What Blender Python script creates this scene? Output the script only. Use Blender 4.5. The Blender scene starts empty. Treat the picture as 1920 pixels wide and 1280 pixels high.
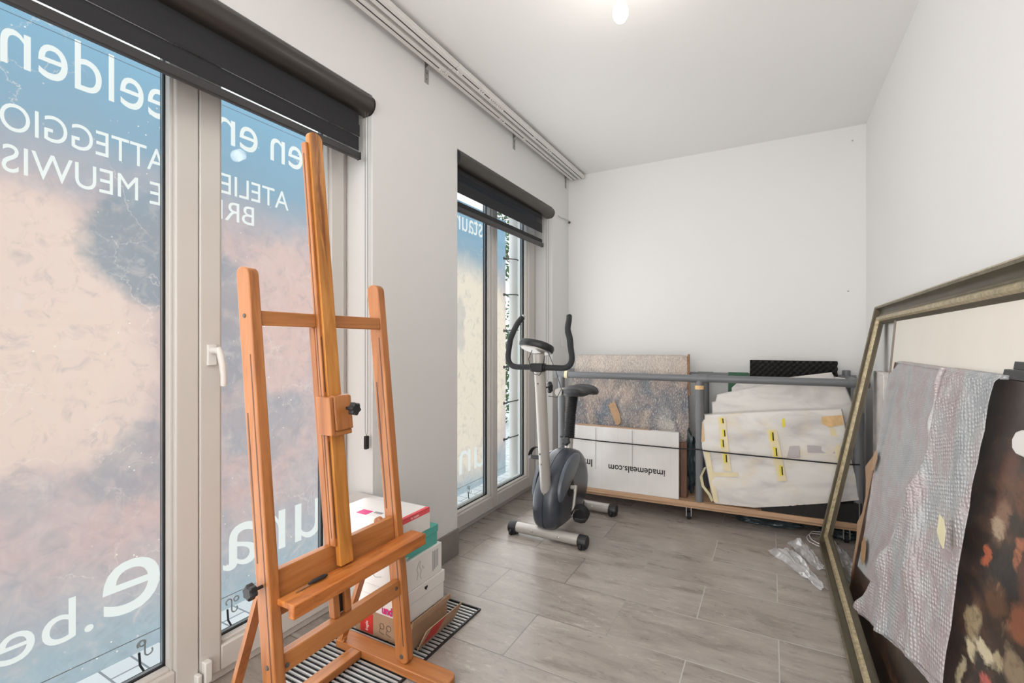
import bpy, bmesh, math, random
from mathutils import Vector, Matrix, Euler, noise
random.seed(7)
S = bpy.context.scene
COL = S.collection
PI = math.pi

# ------------------------------------------------------------------ camera
FPX, CY = 885.0, 643.0
cam_d = bpy.data.cameras.new('camera'); cam = bpy.data.objects.new('camera', cam_d); COL.objects.link(cam)
cam_d.sensor_width = 36.0; cam_d.lens = 36.0 * FPX / 1920.0
cam_d.shift_y = (CY - 640.0) / 1920.0
cam_d.clip_start = 0.05; cam_d.clip_end = 200
cam.location = (0, 0, 1.16); cam.rotation_euler = (PI / 2, 0, math.atan2(485, 885))
S.camera = cam

# ------------------------------------------------------------------ world, exposure, lights
S.view_settings.view_transform = 'Standard'; S.view_settings.look = 'None'
S.view_settings.gamma = 1.0; S.view_settings.use_curve_mapping = False
S.view_settings.exposure = -0.06
w = bpy.data.worlds.new('sky'); S.world = w; w.use_nodes = True
wn, wl = w.node_tree.nodes, w.node_tree.links
wn.clear()
bg = wn.new('ShaderNodeBackground'); out = wn.new('ShaderNodeOutputWorld')
tc = wn.new('ShaderNodeTexCoord'); sx = wn.new('ShaderNodeSeparateXYZ'); rp = wn.new('ShaderNodeValToRGB')
rp.color_ramp.elements[0].position = 0.45; rp.color_ramp.elements[0].color = (0.55, 0.56, 0.56, 1)
rp.color_ramp.elements[1].position = 0.60; rp.color_ramp.elements[1].color = (0.93, 0.965, 1.0, 1)
mm = wn.new('ShaderNodeMath'); mm.operation = 'MULTIPLY_ADD'; mm.inputs[1].default_value = 0.5; mm.inputs[2].default_value = 0.5
wl.new(tc.outputs['Generated'], sx.inputs[0]); wl.new(sx.outputs[2], mm.inputs[0]); wl.new(mm.outputs[0], rp.inputs[0])
wl.new(rp.outputs[0], bg.inputs[0]); wl.new(bg.outputs[0], out.inputs[0])
bg.inputs[1].default_value = 2.05

def area(name, loc, rot, sx_, sy_, power, color=(1, 1, 1)):
    d = bpy.data.lights.new(name, 'AREA'); d.shape = 'RECTANGLE'; d.size = sx_; d.size_y = sy_
    d.energy = power; d.color = color
    o = bpy.data.objects.new(name, d); COL.objects.link(o); o.location = loc; o.rotation_euler = rot
    return o
# added fill light behind the camera, where no shop front stands, then the ceiling lamps of that part of the room
area('rear_fill_light', (-0.45, -2.85, 1.25), (PI / 2, 0, 0), 1.9, 2.2, 62, (1.0, 0.995, 0.985))
for i, (lx, ly) in enumerate([(-0.5, -0.6), (-0.5, -1.7)]):
    area('ceiling_lamp_light', (lx, ly, 2.53), (0, 0, 0), 0.9, 0.9, 16, (1.0, 0.985, 0.96))
# soft daylight coming in through the two tall windows on the left
area('window_daylight', (-1.50, 0.87, 1.10), (0, -PI / 2, 0), 2.0, 1.15, 13, (0.97, 0.99, 1.0))
area('window_daylight', (-1.50, 2.78, 1.10), (0, -PI / 2, 0), 2.0, 1.15, 13, (0.97, 0.99, 1.0))
bd = bpy.data.lights.new('bulb_light', 'POINT'); bd.energy = 2.2; bd.color = (1.0, 0.95, 0.88); bd.shadow_soft_size = 0.035
bo = bpy.data.objects.new('bulb_light', bd); COL.objects.link(bo); bo.location = (-0.50, 1.77, 2.375)

# ------------------------------------------------------------------ materials
def hexc(r, g, b):
    f = lambda c: (c / 255 / 12.92) if c / 255 <= 0.04045 else ((c / 255 + 0.055) / 1.055) ** 2.4
    return (f(r), f(g), f(b), 1)

class NT:
    def __init__(s, name):
        s.m = bpy.data.materials.new(name); s.m.use_nodes = True
        s.n = s.m.node_tree.nodes; s.l = s.m.node_tree.links
        s.b = s.n['Principled BSDF']; s.o = s.n['Material Output']
        s._c = None
    def coord(s):
        if s._c is None: s._c = s.n.new('ShaderNodeNewGeometry').outputs['Position']
        return s._c
    def obj(s): return s.n.new('ShaderNodeTexCoord').outputs['Object']
    def set(s, inp, v):
        i = s.b.inputs[inp]
        if hasattr(v, 'is_linked'): s.l.new(v, i)
        else: i.default_value = v
    def map(s, vec, loc=(0, 0, 0), scale=(1, 1, 1), rot=(0, 0, 0)):
        n = s.n.new('ShaderNodeMapping'); s.l.new(vec, n.inputs[0])
        n.inputs['Location'].default_value = loc; n.inputs['Scale'].default_value = scale; n.inputs['Rotation'].default_value = rot
        return n.outputs[0]
    def noise(s, vec, scale, detail=3, rough=0.5, dist=0):
        n = s.n.new('ShaderNodeTexNoise'); s.l.new(vec, n.inputs['Vector']); n.inputs['Scale'].default_value = scale
        n.inputs['Detail'].default_value = detail; n.inputs['Roughness'].default_value = rough; n.inputs['Distortion'].default_value = dist
        return n.outputs['Fac']
    def ramp(s, fac, *stops, interp='LINEAR'):
        n = s.n.new('ShaderNodeValToRGB'); s.l.new(fac, n.inputs[0]); n.color_ramp.interpolation = interp
        e = n.color_ramp.elements
        while len(e) > 1: e.remove(e[0])
        e[0].position = stops[0][0]; e[0].color = stops[0][1]
        for p, c in stops[1:]:
            x = e.new(p); x.color = c
        return n.outputs[0]
    def val(s, fac, a, b, c=0.0, d=1.0):
        n = s.n.new('ShaderNodeMapRange'); s.l.new(fac, n.inputs[0])
        for i, v in enumerate((a, b, c, d)): n.inputs[1 + i].default_value = v
        return n.outputs[0]
    def mix(s, fac, a, b, mode='MIX'):
        n = s.n.new('ShaderNodeMix'); n.data_type = 'RGBA'; n.blend_type = mode
        for i, v in ((0, fac), (6, a), (7, b)):
            if hasattr(v, 'is_linked'): s.l.new(v, n.inputs[i])
            else: n.inputs[i].default_value = v
        return n.outputs[2]
    def math(s, op, a, b=0.0):
        n = s.n.new('ShaderNodeMath'); n.operation = op
        for i, v in ((0, a), (1, b)):
            if hasattr(v, 'is_linked'): s.l.new(v, n.inputs[i])
            else: n.inputs[i].default_value = v
        return n.outputs[0]
    def xyz(s, vec):
        n = s.n.new('ShaderNodeSeparateXYZ'); s.l.new(vec, n.inputs[0]); return n.outputs
    def vor(s, vec, scale, rnd=1.0, feature='F1'):
        n = s.n.new('ShaderNodeTexVoronoi'); s.l.new(vec, n.inputs['Vector']); n.inputs['Scale'].default_value = scale
        n.inputs['Randomness'].default_value = rnd; n.feature = feature
        return n.outputs[0]
    def bump(s, h, strength=0.3, dist=0.01):
        n = s.n.new('ShaderNodeBump'); s.l.new(h, n.inputs['Height']); n.inputs['Strength'].default_value = strength
        n.inputs['Distance'].default_value = dist; s.l.new(n.outputs[0], s.b.inputs['Normal']); return n.outputs[0]
    def blob(s, vec, a, b, ca, cb, ra, rb, ax='yz', soft=0.35):
        """elliptical patch on the two given axes"""
        o = s.xyz(vec); i = {'x': 0, 'y': 1, 'z': 2}
        u = s.math('DIVIDE', s.math('SUBTRACT', o[i[ax[0]]], ca), ra)
        v = s.math('DIVIDE', s.math('SUBTRACT', o[i[ax[1]]], cb), rb)
        d = s.math('SQRT', s.math('ADD', s.math('MULTIPLY', u, u), s.math('MULTIPLY', v, v)))
        return s.val(d, 1 - soft, 1 + soft, 1.0, 0.0)

def plain(name, col, rough=0.5, metal=0.0, var=0.06, scale=14, bump=0.0, spec=None, coat=0.0):
    t = NT(name); c = t.obj()
    n = t.noise(c, scale, 3)
    lo = tuple(max(0, v * (1 - var)) for v in col[:3]) + (1,); hi = tuple(min(1, v * (1 + var)) for v in col[:3]) + (1,)
    t.set('Base Color', t.ramp(n, (0.3, lo), (0.7, hi)))
    t.set('Roughness', rough); t.set('Metallic', metal)
    if spec is not None: t.b.inputs['Specular IOR Level'].default_value = spec
    if coat: t.b.inputs['Coat Weight'].default_value = coat
    if bump: t.bump(t.noise(c, scale * 8, 2), bump, 0.002)
    return t.m

def make_wall(name, col):
    t = NT(name); c = t.coord()
    t.set('Base Color', t.ramp(t.noise(c, 0.9, 3), (0.3, tuple(v * 0.975 for v in col[:3]) + (1,)), (0.7, col)))
    t.set('Roughness', 0.75)
    t.bump(t.noise(c, 120, 2), 0.05, 0.002)
    return t.m

def make_floor():
    t = NT('floor_tiles'); c = t.coord()
    v = t.map(c, loc=(0.273 + 6.0, -0.02 + 6.0, 0))
    n = t.n.new('ShaderNodeTexBrick'); t.l.new(v, n.inputs['Vector'])
    n.offset = 0.5; n.offset_frequency = 2; n.squash = 1.0
    n.inputs['Scale'].default_value = 1.0; n.inputs['Mortar Size'].default_value = 0.0022
    n.inputs['Mortar Smooth'].default_value = 0.15; n.inputs['Bias'].default_value = 0.0
    n.inputs['Brick Width'].default_value = 0.6; n.inputs['Row Height'].default_value = 0.3
    n.inputs['Color1'].default_value = (0.0, 0, 0, 1); n.inputs['Color2'].default_value = (1, 1, 1, 1)
    n.inputs['Mortar'].default_value = (0.5, 0.5, 0.5, 1)
    per = n.outputs['Color']; mort = n.outputs['Fac']
    # streaks that run along the tiles, shifted a little from tile to tile
    sh = t.n.new('ShaderNodeVectorMath'); sh.operation = 'MULTIPLY_ADD'
    t.l.new(per, sh.inputs[0]); sh.inputs[1].default_value = (3.1, 7.3, 0); t.l.new(c, sh.inputs[2])
    st = t.noise(t.map(sh.outputs[0], scale=(3.0, 12, 1)), 1.0, 8, 0.66, 0.35)
    st2 = t.noise(t.map(sh.outputs[0], scale=(10, 55, 1)), 1.0, 5, 0.66, 0.2)
    cl = t.noise(sh.outputs[0], 2.2, 4, 0.55)
    base = t.ramp(st, (0.28, hexc(122, 112, 104)), (0.44, hexc(150, 140, 132)), (0.58, hexc(166, 156, 148)), (0.72, hexc(194, 184, 175)))
    base = t.mix(t.val(st2, 0.55, 0.75, 0.0, 0.45), base, hexc(104, 95, 90))
    base = t.mix(t.val(cl, 0.35, 0.7, 0.0, 0.4), base, hexc(184, 176, 169))
    pk = t.noise(t.map(sh.outputs[0], scale=(22, 60, 1)), 1.0, 5, 0.7, 0.8); pm = t.noise(t.map(sh.outputs[0], scale=(3, 9, 1)), 1.0, 3, 0.6)
    base = t.mix(t.math('MULTIPLY', t.val(pk, 0.54, 0.66), t.val(pm, 0.45, 0.6, 0, 0.7)), base, hexc(206, 198, 190))
    base = t.mix(t.math('MULTIPLY', t.val(pk, 0.42, 0.34), t.val(pm, 0.55, 0.4, 0, 0.6)), base, hexc(108, 100, 96))
    base = t.mix(t.val(per, 0, 1, 0.0, 0.14), base, hexc(126, 117, 110))
    base = t.mix(mort, base, t.mix(t.val(t.xyz(c)[0], -0.8, -0.3), hexc(112, 106, 101), hexc(190, 186, 180)))  # grout paler towards the right: floor sheen put into its colour
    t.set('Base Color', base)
    t.set('Roughness', t.val(st, 0.3, 0.7, 0.24, 0.36))
    h = t.math('SUBTRACT', t.math('MULTIPLY', st2, 0.12), mort)
    t.bump(h, 0.22, 0.002)
    return t.m

def make_wood(name, c1, c2, c3, axis='z', rough=0.38, obj=True):
    t = NT(name); c = t.obj() if obj else t.coord()
    sc = {'x': (2.2, 38, 38), 'y': (38, 2.2, 38), 'z': (38, 38, 2.2)}[axis]
    n = t.noise(t.map(c, scale=sc), 1.0, 5, 0.6, 0.5)
    n2 = t.noise(c, 5, 3)
    col = t.ramp(n, (0.3, c1), (0.5, c2), (0.72, c3))
    col = t.mix(t.val(n2, 0.4, 0.75, 0, 0.30), col, c1)
    t.set('Base Color', col); t.set('Roughness', rough)
    t.bump(n, 0.08, 0.002)
    return t.m

M = {}
M['wall'] = make_wall('wall_plaster', (0.82, 0.812, 0.80, 1))
M['ceiling'] = make_wall('ceiling_paint', (0.88, 0.872, 0.86, 1))
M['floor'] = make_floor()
M['skirting'] = plain('skirting_tile', hexc(134, 126, 120), 0.42, var=0.10, scale=9)
M['upvc'] = plain('white_upvc', hexc(210, 206, 201), 0.32, var=0.02, scale=4)
M['gasket'] = plain('black_gasket', hexc(30, 32, 34), 0.6)
M['spacer'] = plain('glazing_spacer', hexc(150, 156, 160), 0.3, metal=0.7)
M['white_plastic'] = plain('white_plastic', hexc(228, 226, 222), 0.35, var=0.02)
M['cassette'] = plain('dark_bronze_aluminium', hexc(74, 70, 66), 0.36, metal=0.55, var=0.04, scale=6)
M['fabric'] = plain('dark_blind_fabric', hexc(42, 42, 45), 0.85, var=0.10, scale=180, bump=0.15)
M['barmat'] = plain('dark_bottom_bar', hexc(66, 65, 66), 0.4, metal=0.4)
M['black'] = plain('black_plastic', hexc(34, 34, 36), 0.45, var=0.10)
M['rubber'] = plain('black_rubber', hexc(26, 27, 30), 0.7, var=0.12)
M['steel'] = plain('brushed_steel', hexc(190, 190, 188), 0.32, metal=0.85, var=0.05, scale=30)
M['slat'] = plain('aluminium_slat', hexc(200, 200, 198), 0.35, metal=0.3, var=0.04)
M['zinc'] = plain('zinc_bracket', hexc(178, 177, 174), 0.42, metal=0.6)
M['silver'] = plain('silver_grey_paint', hexc(182, 178, 172), 0.36, metal=0.25, var=0.03, scale=6)
M['pipe'] = plain('grey_pvc_pipe', hexc(114, 116, 119), 0.40, var=0.05, scale=5)
M['chain'] = plain('grey_bead_chain', hexc(96, 92, 88), 0.45, metal=0.3)
WOODC = (hexc(146, 88, 43), hexc(178, 112, 60), hexc(192, 128, 76))
M['wood_z'] = make_wood('easel_beech_upright', *WOODC, axis='z')
M['wood_y'] = make_wood('easel_beech_crosswise', hexc(150, 92, 44), hexc(180, 114, 60), hexc(194, 130, 76), axis='y')
M['wood_x'] = make_wood('easel_beech_foot', *WOODC, axis='x')
def make_mast():
    t = NT('stained_easel_mast'); c = t.obj()
    n = t.noise(t.map(c, scale=(38, 38, 2.0)), 1.0, 5, 0.6, 0.5)
    col = t.ramp(n, (0.3, hexc(168, 104, 42)), (0.55, hexc(196, 130, 58)), (0.75, hexc(210, 146, 74)))
    st = t.noise(t.map(c, scale=(8, 34, 5)), 1.0, 4, 0.7, 0.8)
    o = t.xyz(c)
    band = t.val(t.math('ABSOLUTE', t.math('ADD', o[1], 0.015)), 0.006, 0.02, 1.0, 0.0)
    hi = t.val(o[2], 1.22, 1.50, 0.0, 1.0)
    f = t.math('MULTIPLY', t.math('MULTIPLY', t.val(st, 0.38, 0.56, 0, 0.9), band), hi)
    t.set('Base Color', t.mix(f, col, hexc(118, 62, 18))); t.set('Roughness', 0.36)
    t.bump(n, 0.08, 0.002)
    return t.m
M['mast'] = make_mast()
def make_tray():
    t = NT('worn_tray_wood'); c = t.obj()
    n = t.noise(t.map(c, scale=(38, 3, 38)), 1.0, 5, 0.6, 0.5)
    col = t.ramp(n, (0.3, hexc(150, 82, 30)), (0.5, hexc(186, 108, 48)), (0.72, hexc(204, 130, 66)))
    s = t.noise(t.map(c, scale=(30, 9, 30)), 1.0, 4, 0.7, 1.0)
    t.set('Base Color', t.mix(t.val(s, 0.52, 0.68, 0, 0.6), col, hexc(112, 58, 26))); t.set('Roughness', 0.42)
    t.bump(n, 0.1, 0.002)
    return t.m
M['tray'] = make_tray()
M['plywood'] = make_wood('cart_board_wood', hexc(172, 136, 106), hexc(192, 156, 124), hexc(206, 172, 140), axis='x', rough=0.55)
M['darkwood'] = make_wood('brown_stained_wood', hexc(76, 48, 36), hexc(100, 66, 48), hexc(124, 86, 62), axis='z', rough=0.5)

def make_glass():
    m = bpy.data.materials.new('clear_window_glass'); m.use_nodes = True
    n, l = m.node_tree.nodes, m.node_tree.links; n.clear()
    o = n.new('ShaderNodeOutputMaterial'); mx = n.new('ShaderNodeMixShader'); tr = n.new('ShaderNodeBsdfTransparent'); g = n.new('ShaderNodeBsdfGlossy')
    tr.inputs[0].default_value = (0.985, 0.993, 0.993, 1); g.inputs['Roughness'].default_value = 0.0
    lw = n.new('ShaderNodeLayerWeight'); lw.inputs['Blend'].default_value = 0.5
    pw = n.new('ShaderNodeMath'); pw.operation = 'POWER'; pw.inputs[1].default_value = 5.0; l.new(lw.outputs['Facing'], pw.inputs[0])
    ma = n.new('ShaderNodeMath'); ma.operation = 'MULTIPLY_ADD'; ma.inputs[1].default_value = 0.45; ma.inputs[2].default_value = 0.004; l.new(pw.outputs[0], ma.inputs[0])
    l.new(ma.outputs[0], mx.inputs[0]); l.new(tr.outputs[0], mx.inputs[1]); l.new(g.outputs[0], mx.inputs[2]); l.new(mx.outputs[0], o.inputs[0])
    return m
M['glass'] = make_glass()

def sheet_mat(name, colfn, transl=0.7, transp=0.0, rough=0.6, gloss=0.0, bumpfn=None):
    """thin sheet: diffuse + translucent (+ clear part, + gloss)"""
    t = NT(name); t.n.remove(t.b)
    col = colfn(t)
    d = t.n.new('ShaderNodeBsdfDiffuse'); tl = t.n.new('ShaderNodeBsdfTranslucent'); mx = t.n.new('ShaderNodeMixShader')
    for s in (d, tl):
        if hasattr(col, 'is_linked'): t.l.new(col, s.inputs[0])
        else: s.inputs[0].default_value = col
    mx.inputs[0].default_value = transl; t.l.new(d.outputs[0], mx.inputs[1]); t.l.new(tl.outputs[0], mx.inputs[2])
    nrm = None
    if bumpfn:
        h, st, ds = bumpfn(t); bn = t.n.new('ShaderNodeBump'); t.l.new(h, bn.inputs['Height']); bn.inputs['Strength'].default_value = st; bn.inputs['Distance'].default_value = ds
        nrm = bn.outputs[0]
        for s in (d, tl): t.l.new(nrm, s.inputs['Normal'])
    last = mx.outputs[0]
    if gloss:
        g = t.n.new('ShaderNodeBsdfGlossy'); g.inputs['Roughness'].default_value = rough; m2 = t.n.new('ShaderNodeMixShader')
        if nrm: t.l.new(nrm, g.inputs['Normal'])
        m2.inputs[0].default_value = gloss; t.l.new(last, m2.inputs[1]); t.l.new(g.outputs[0], m2.inputs[2]); last = m2.outputs[0]
    if not (isinstance(transp, float) and transp == 0.0):
        tr = t.n.new('ShaderNodeBsdfTransparent'); m3 = t.n.new('ShaderNodeMixShader')
        if callable(transp): t.l.new(transp(t), m3.inputs[0])
        else: m3.inputs[0].default_value = transp
        t.l.new(last, m3.inputs[1]); t.l.new(tr.outputs[0], m3.inputs[2]); last = m3.outputs[0]
    t.l.new(last, t.o.inputs[0])
    return t.m

def banner_col(t):
    c = t.coord()
    n1 = t.noise(c, 1.7, 5, 0.6, 0.4); n2 = t.noise(c, 6.5, 5, 0.65, 0.6)
    wob = t.n.new('ShaderNodeTexNoise'); t.l.new(c, wob.inputs['Vector']); wob.inputs['Scale'].default_value = 3.2; wob.inputs['Detail'].default_value = 9; wob.inputs['Roughness'].default_value = 0.66
    va = t.n.new('ShaderNodeVectorMath'); va.operation = 'MULTIPLY_ADD'; t.l.new(wob.outputs['Color'], va.inputs[0])
    va.inputs[1].default_value = (0.30, 0.30, 0.30); t.l.new(c, va.inputs[2])
    vb = t.map(va.outputs[0], loc=(-0.15, -0.15, -0.15))
    z = t.xyz(vb)[2]; y = t.xyz(vb)[1]
    blue = hexc(140, 178, 200); slate = hexc(142, 152, 160); pink = hexc(208, 180, 174); cream = hexc(232, 206, 192)
    # lower field: rosy in the middle, misty and blue towards the hem
    field = t.mix(t.val(n1, 0.4, 0.6), hexc(200, 184, 182), pink)
    field = t.mix(t.val(n2, 0.48, 0.66, 0, 0.5), field, hexc(174, 168, 172))
    low = t.val(z, 0.50, 0.10, 0.0, 0.9)
    field = t.mix(low, field, hexc(166, 186, 194))
    # large pale shape at the left, warm pale shape at the far right
    for (cy, cz, ry, rz, colr, k) in [(0.42, 1.22, 0.44, 0.44, cream, 0.95), (0.60, 1.02, 0.32, 0.28, cream, 0.8), (3.00, 1.05, 0.62, 0.88, hexc(240, 224, 204), 0.95), (1.42, 1.30, 0.24, 0.36, hexc(222, 190, 180), 0.8)]:
        b = t.blob(vb, 0, 0, cy, cz, ry, rz, 'yz', 0.12)
        field = t.mix(t.math('MULTIPLY', b, k), field, colr)
    for (cy, cz, ry, rz, k) in [(0.92, 1.52, 0.24, 0.20, 0.85), (1.16, 1.22, 0.12, 0.30, 0.6), (1.34, 0.80, 0.20, 0.16, 0.35), (0.86, 0.72, 0.16, 0.15, 0.45), (2.86, 1.30, 0.06, 0.20, 0.35)]:
        b = t.blob(vb, 0, 0, cy, cz, ry, rz, 'yz', 0.14)
        field = t.mix(t.math('MULTIPLY', b, k), field, slate)
    n3 = t.noise(c, 16, 6, 0.7, 0.8)
    field = t.mix(t.val(n3, 0.5, 0.68, 0, 0.35), field, hexc(226, 206, 196))
    field = t.mix(t.val(n3, 0.48, 0.32, 0, 0.40), field, hexc(160, 156, 160))
    field = t.mix(t.val(n2, 0.62, 0.70, 0, 0.35), field, hexc(232, 214, 204))
    # sky-blue header
    head = t.val(z, 1.60, 1.86)
    field = t.mix(head, field, t.mix(t.val(z, 1.8, 2.2), hexc(148, 170, 184), blue))
    # light crackle of an old paint surface
    cr = t.vor(vb, 5.0, 1.0, 'DISTANCE_TO_EDGE')
    msk = t.math('MULTIPLY', t.val(cr, 0.0, 0.012, 1, 0), t.val(t.noise(c, 3.0, 2), 0.52, 0.62, 0, 0.6))
    field = t.mix(msk, field, hexc(240, 224, 212))
    sp = t.vor(c, 34, 1.0); msk2 = t.math('MULTIPLY', t.val(sp, 0.06, 0.12, 1, 0), t.val(t.noise(c, 4.0, 2), 0.5, 0.6, 0, 1))
    return t.mix(msk2, field, hexc(250, 240, 226))
M['banner'] = sheet_mat('printed_banner_mesh', banner_col, transl=0.72, rough=0.4, gloss=0.02)
M['banner_white'] = sheet_mat('unprinted_white_lettering', lambda t: t.mix(t.val(t.noise(t.coord(), 20), 0.3, 0.7, 0, 0.1), hexc(232, 232, 226), hexc(224, 226, 222)), transl=0.75)
M['sheer'] = sheet_mat('sheer_blind_mesh', lambda t: t.mix(t.val(t.noise(t.coord(), 60), 0.3, 0.7), hexc(60, 64, 72), hexc(84, 88, 96)), transl=0.5,
                       transp=lambda t: t.val(t.noise(t.coord(), 300, 1), 0.3, 0.7, 0.35, 0.65))

M['sheer_light'] = sheet_mat('clear_blind_mesh', lambda t: hexc(150, 154, 160), transl=0.5, transp=0.82)
def bubble_transp(lo, hi, scale):
    def f(t):
        v = t.vor(t.map(t.obj(), rot=(0.35, 0, 0), scale=(1, 0.95, 1.45)), scale, 0.25)
        return t.val(v, 0.15, 0.55, lo, hi)
    return f
def bubble_bump(scale, st=0.8, ds=0.004):
    def f(t):
        v = t.vor(t.map(t.obj(), rot=(0.35, 0, 0), scale=(1, 0.95, 1.45)), scale, 0.25)
        big = t.noise(t.obj(), 9, 3)
        return t.math('ADD', t.val(v, 0.1, 0.6, 1, 0), t.math('MULTIPLY', big, 2.5)), st, ds
    return f
def film_col(t):
    n = t.noise(t.map(t.obj(), scale=(1, 1.5, 1)), 3.4, 4, 0.5, 0.6); n2 = t.noise(t.obj(), 130, 2)
    c = t.ramp(n, (0.30, hexc(200, 206, 212)), (0.46, hexc(222, 224, 226)), (0.58, hexc(220, 204, 206)), (0.72, hexc(236, 238, 238)))
    return t.mix(t.val(n2, 0.55, 0.7, 0, 0.5), c, hexc(248, 248, 248))
M['bubble'] = sheet_mat('bubble_film', film_col, transl=0.25, transp=bubble_transp(0.06, 0.30, 66), rough=0.24, gloss=0.24, bumpfn=bubble_bump(66, 0.75, 0.005))
M['bubble_fine'] = sheet_mat('bubble_film_smooth_side', film_col, transl=0.25, transp=bubble_transp(0.16, 0.32, 88), rough=0.3, gloss=0.18, bumpfn=bubble_bump(88, 0.6, 0.003))
M['film'] = sheet_mat('clear_crumpled_film', lambda t: hexc(246, 246, 248), transl=0.3, transp=0.55, rough=0.12, gloss=0.4,
                      bumpfn=lambda t: (t.noise(t.obj(), 30, 3, 0.5), 0.35, 0.005))

def make_bubwrapped():
    t = NT('bubble_wrapped_canvas'); c = t.obj()
    n = t.noise(t.map(c, rot=(0, 0.6, 0), scale=(1.6, 1, 0.9)), 2.6, 3, 0.5, 0.5); n2 = t.noise(c, 4.2, 3, 0.5, 0.4); n3 = t.noise(c, 9, 3)
    col = t.ramp(n, (0.34, hexc(108, 114, 122)), (0.45, hexc(138, 130, 126)), (0.53, hexc(178, 162, 150)), (0.60, hexc(122, 118, 124)), (0.70, hexc(186, 180, 172)))
    col = t.mix(t.val(n2, 0.5, 0.60, 0, 0.65), col, hexc(104, 112, 122))
    col = t.mix(t.val(n3, 0.55, 0.7, 0, 0.4), col, hexc(188, 164, 154))
    ob = t.xyz(c)
    col = t.mix(t.val(ob[2], 0.78, 0.84, 0.0, 0.75), col, hexc(202, 188, 176))
    col = t.mix(t.val(ob[0], 0.10, -0.45, 0.0, 0.0), col, col)
    v = t.vor(t.map(c, rot=(0, 0.5, 0), scale=(1, 1, 0.75)), 105, 1.0)
    sp = t.noise(t.map(c, rot=(0, 0.7, 0), scale=(1, 1, 0.4)), 150, 3, 0.7)
    col = t.mix(t.val(sp, 0.55, 0.68, 0, 0.65), col, hexc(232, 226, 220))
    col = t.mix(t.val(sp, 0.45, 0.32, 0, 0.55), col, hexc(92, 88, 88))
    t.set('Base Color', col); t.set('Roughness', 0.3)
    t.bump(t.math('ADD', v, t.math('MULTIPLY', t.noise(c, 8, 4), 1.2)), 0.7, 0.006)
    return t.m
M['bubwrapped'] = make_bubwrapped()

def make_foamwrap(name, tint):
    t = NT(name); c = t.obj()
    n = t.noise(t.map(c, scale=(1.2, 1, 3.0)), 3.0, 4, 0.55, 0.5); n2 = t.noise(c, 7, 3)
    col = t.ramp(n, (0.3, hexc(196, 190, 188)), (0.5, hexc(222, 218, 214)), (0.7, hexc(232, 228, 222)))
    col = t.mix(t.val(n2, 0.52, 0.72, 0, tint), col, hexc(226, 208, 170))
    t.set('Base Color', col); t.set('Roughness', 0.42)
    t.b.inputs['Subsurface Weight'].default_value = 0.0
    t.bump(t.math('ADD', n, t.math('MULTIPLY', n2, 0.5)), 0.16, 0.012)
    return t.m
M['foamwrap'] = make_foamwrap('taped_foam_wrap', 0.55)
M['foamwrap2'] = make_foamwrap('plain_foam_wrap', 0.12)
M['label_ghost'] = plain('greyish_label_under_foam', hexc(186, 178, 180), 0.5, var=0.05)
M['tape_clear'] = plain('yellowed_packing_tape', hexc(228, 214, 176), 0.35, var=0.06)
M['tape_orange'] = plain('orange_packing_tape', hexc(222, 184, 134), 0.35, var=0.12, scale=30)
M['tape_brown'] = plain('brown_packing_tape', hexc(176, 140, 104), 0.4, var=0.12, scale=40)
M['tape_yellow'] = plain('yellow_tape_print', hexc(232, 214, 60), 0.45)
M['tape_cream'] = plain('cream_tape_piece', hexc(224, 216, 178), 0.5)
M['acoustic'] = plain('black_acoustic_foam', hexc(40, 38, 38), 0.95, var=0.15, scale=60)
M['greenboard'] = plain('green_board', hexc(44, 92, 66), 0.6, var=0.06)
M['card_brown'] = plain('brown_cardboard', hexc(172, 140, 112), 0.75, var=0.07, scale=20)
M['card_inside'] = plain('cardboard_inside', hexc(156, 112, 76), 0.8, var=0.06)
def make_whitecard():
    t = NT('white_corrugated_cardboard'); c = t.obj()
    n = t.noise(t.map(c, scale=(60, 1, 1.2)), 1.0, 3); n2 = t.noise(c, 5, 3)
    col = t.ramp(n2, (0.3, hexc(212, 209, 206)), (0.7, hexc(226, 224, 221)))
    col = t.mix(t.val(n, 0.6, 0.75, 0, 0.25), col, hexc(190, 187, 184))
    t.set('Base Color', col); t.set('Roughness', 0.6); t.bump(n, 0.2, 0.002)
    return t.m
M['card_white'] = make_whitecard()
M['box_white'] = plain('white_box_card', hexc(228, 224, 220), 0.5, var=0.02)
M['box_teal'] = plain('teal_box_card', hexc(84, 168, 156), 0.5, var=0.05)
M['ink_black'] = plain('black_print', hexc(30, 30, 32), 0.6)
M['ink_grey'] = plain('grey_print', hexc(150, 148, 150), 0.6)
M['ink_magenta'] = plain('magenta_print', hexc(214, 30, 120), 0.5)
M['ink_red'] = plain('red_print', hexc(204, 54, 48), 0.5)
M['ink_pinkred'] = plain('coral_print', hexc(226, 84, 92), 0.5)
M['ink_white'] = plain('white_print', hexc(240, 236, 230), 0.5)
def make_gold():
    t = NT('aged_gilding'); c = t.obj()
    n = t.noise(t.map(c, scale=(8, 8, 8)), 2.0, 5, 0.65); n2 = t.noise(c, 90, 3)
    col = t.ramp(n, (0.3, hexc(104, 96, 78)), (0.55, hexc(128, 119, 98)), (0.75, hexc(150, 141, 118)))
    col = t.mix(t.val(n2, 0.5, 0.7, 0, 0.35), col, hexc(86, 74, 54))
    t.set('Base Color', col); t.set('Metallic', 0.55); t.set('Roughness', 0.42); t.bump(n2, 0.15, 0.002)
    return t.m
M['gold'] = make_gold()
M['goldd'] = plain('dark_bronze_channel', hexc(82, 74, 58), 0.45, metal=0.5, var=0.18, scale=12)
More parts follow.
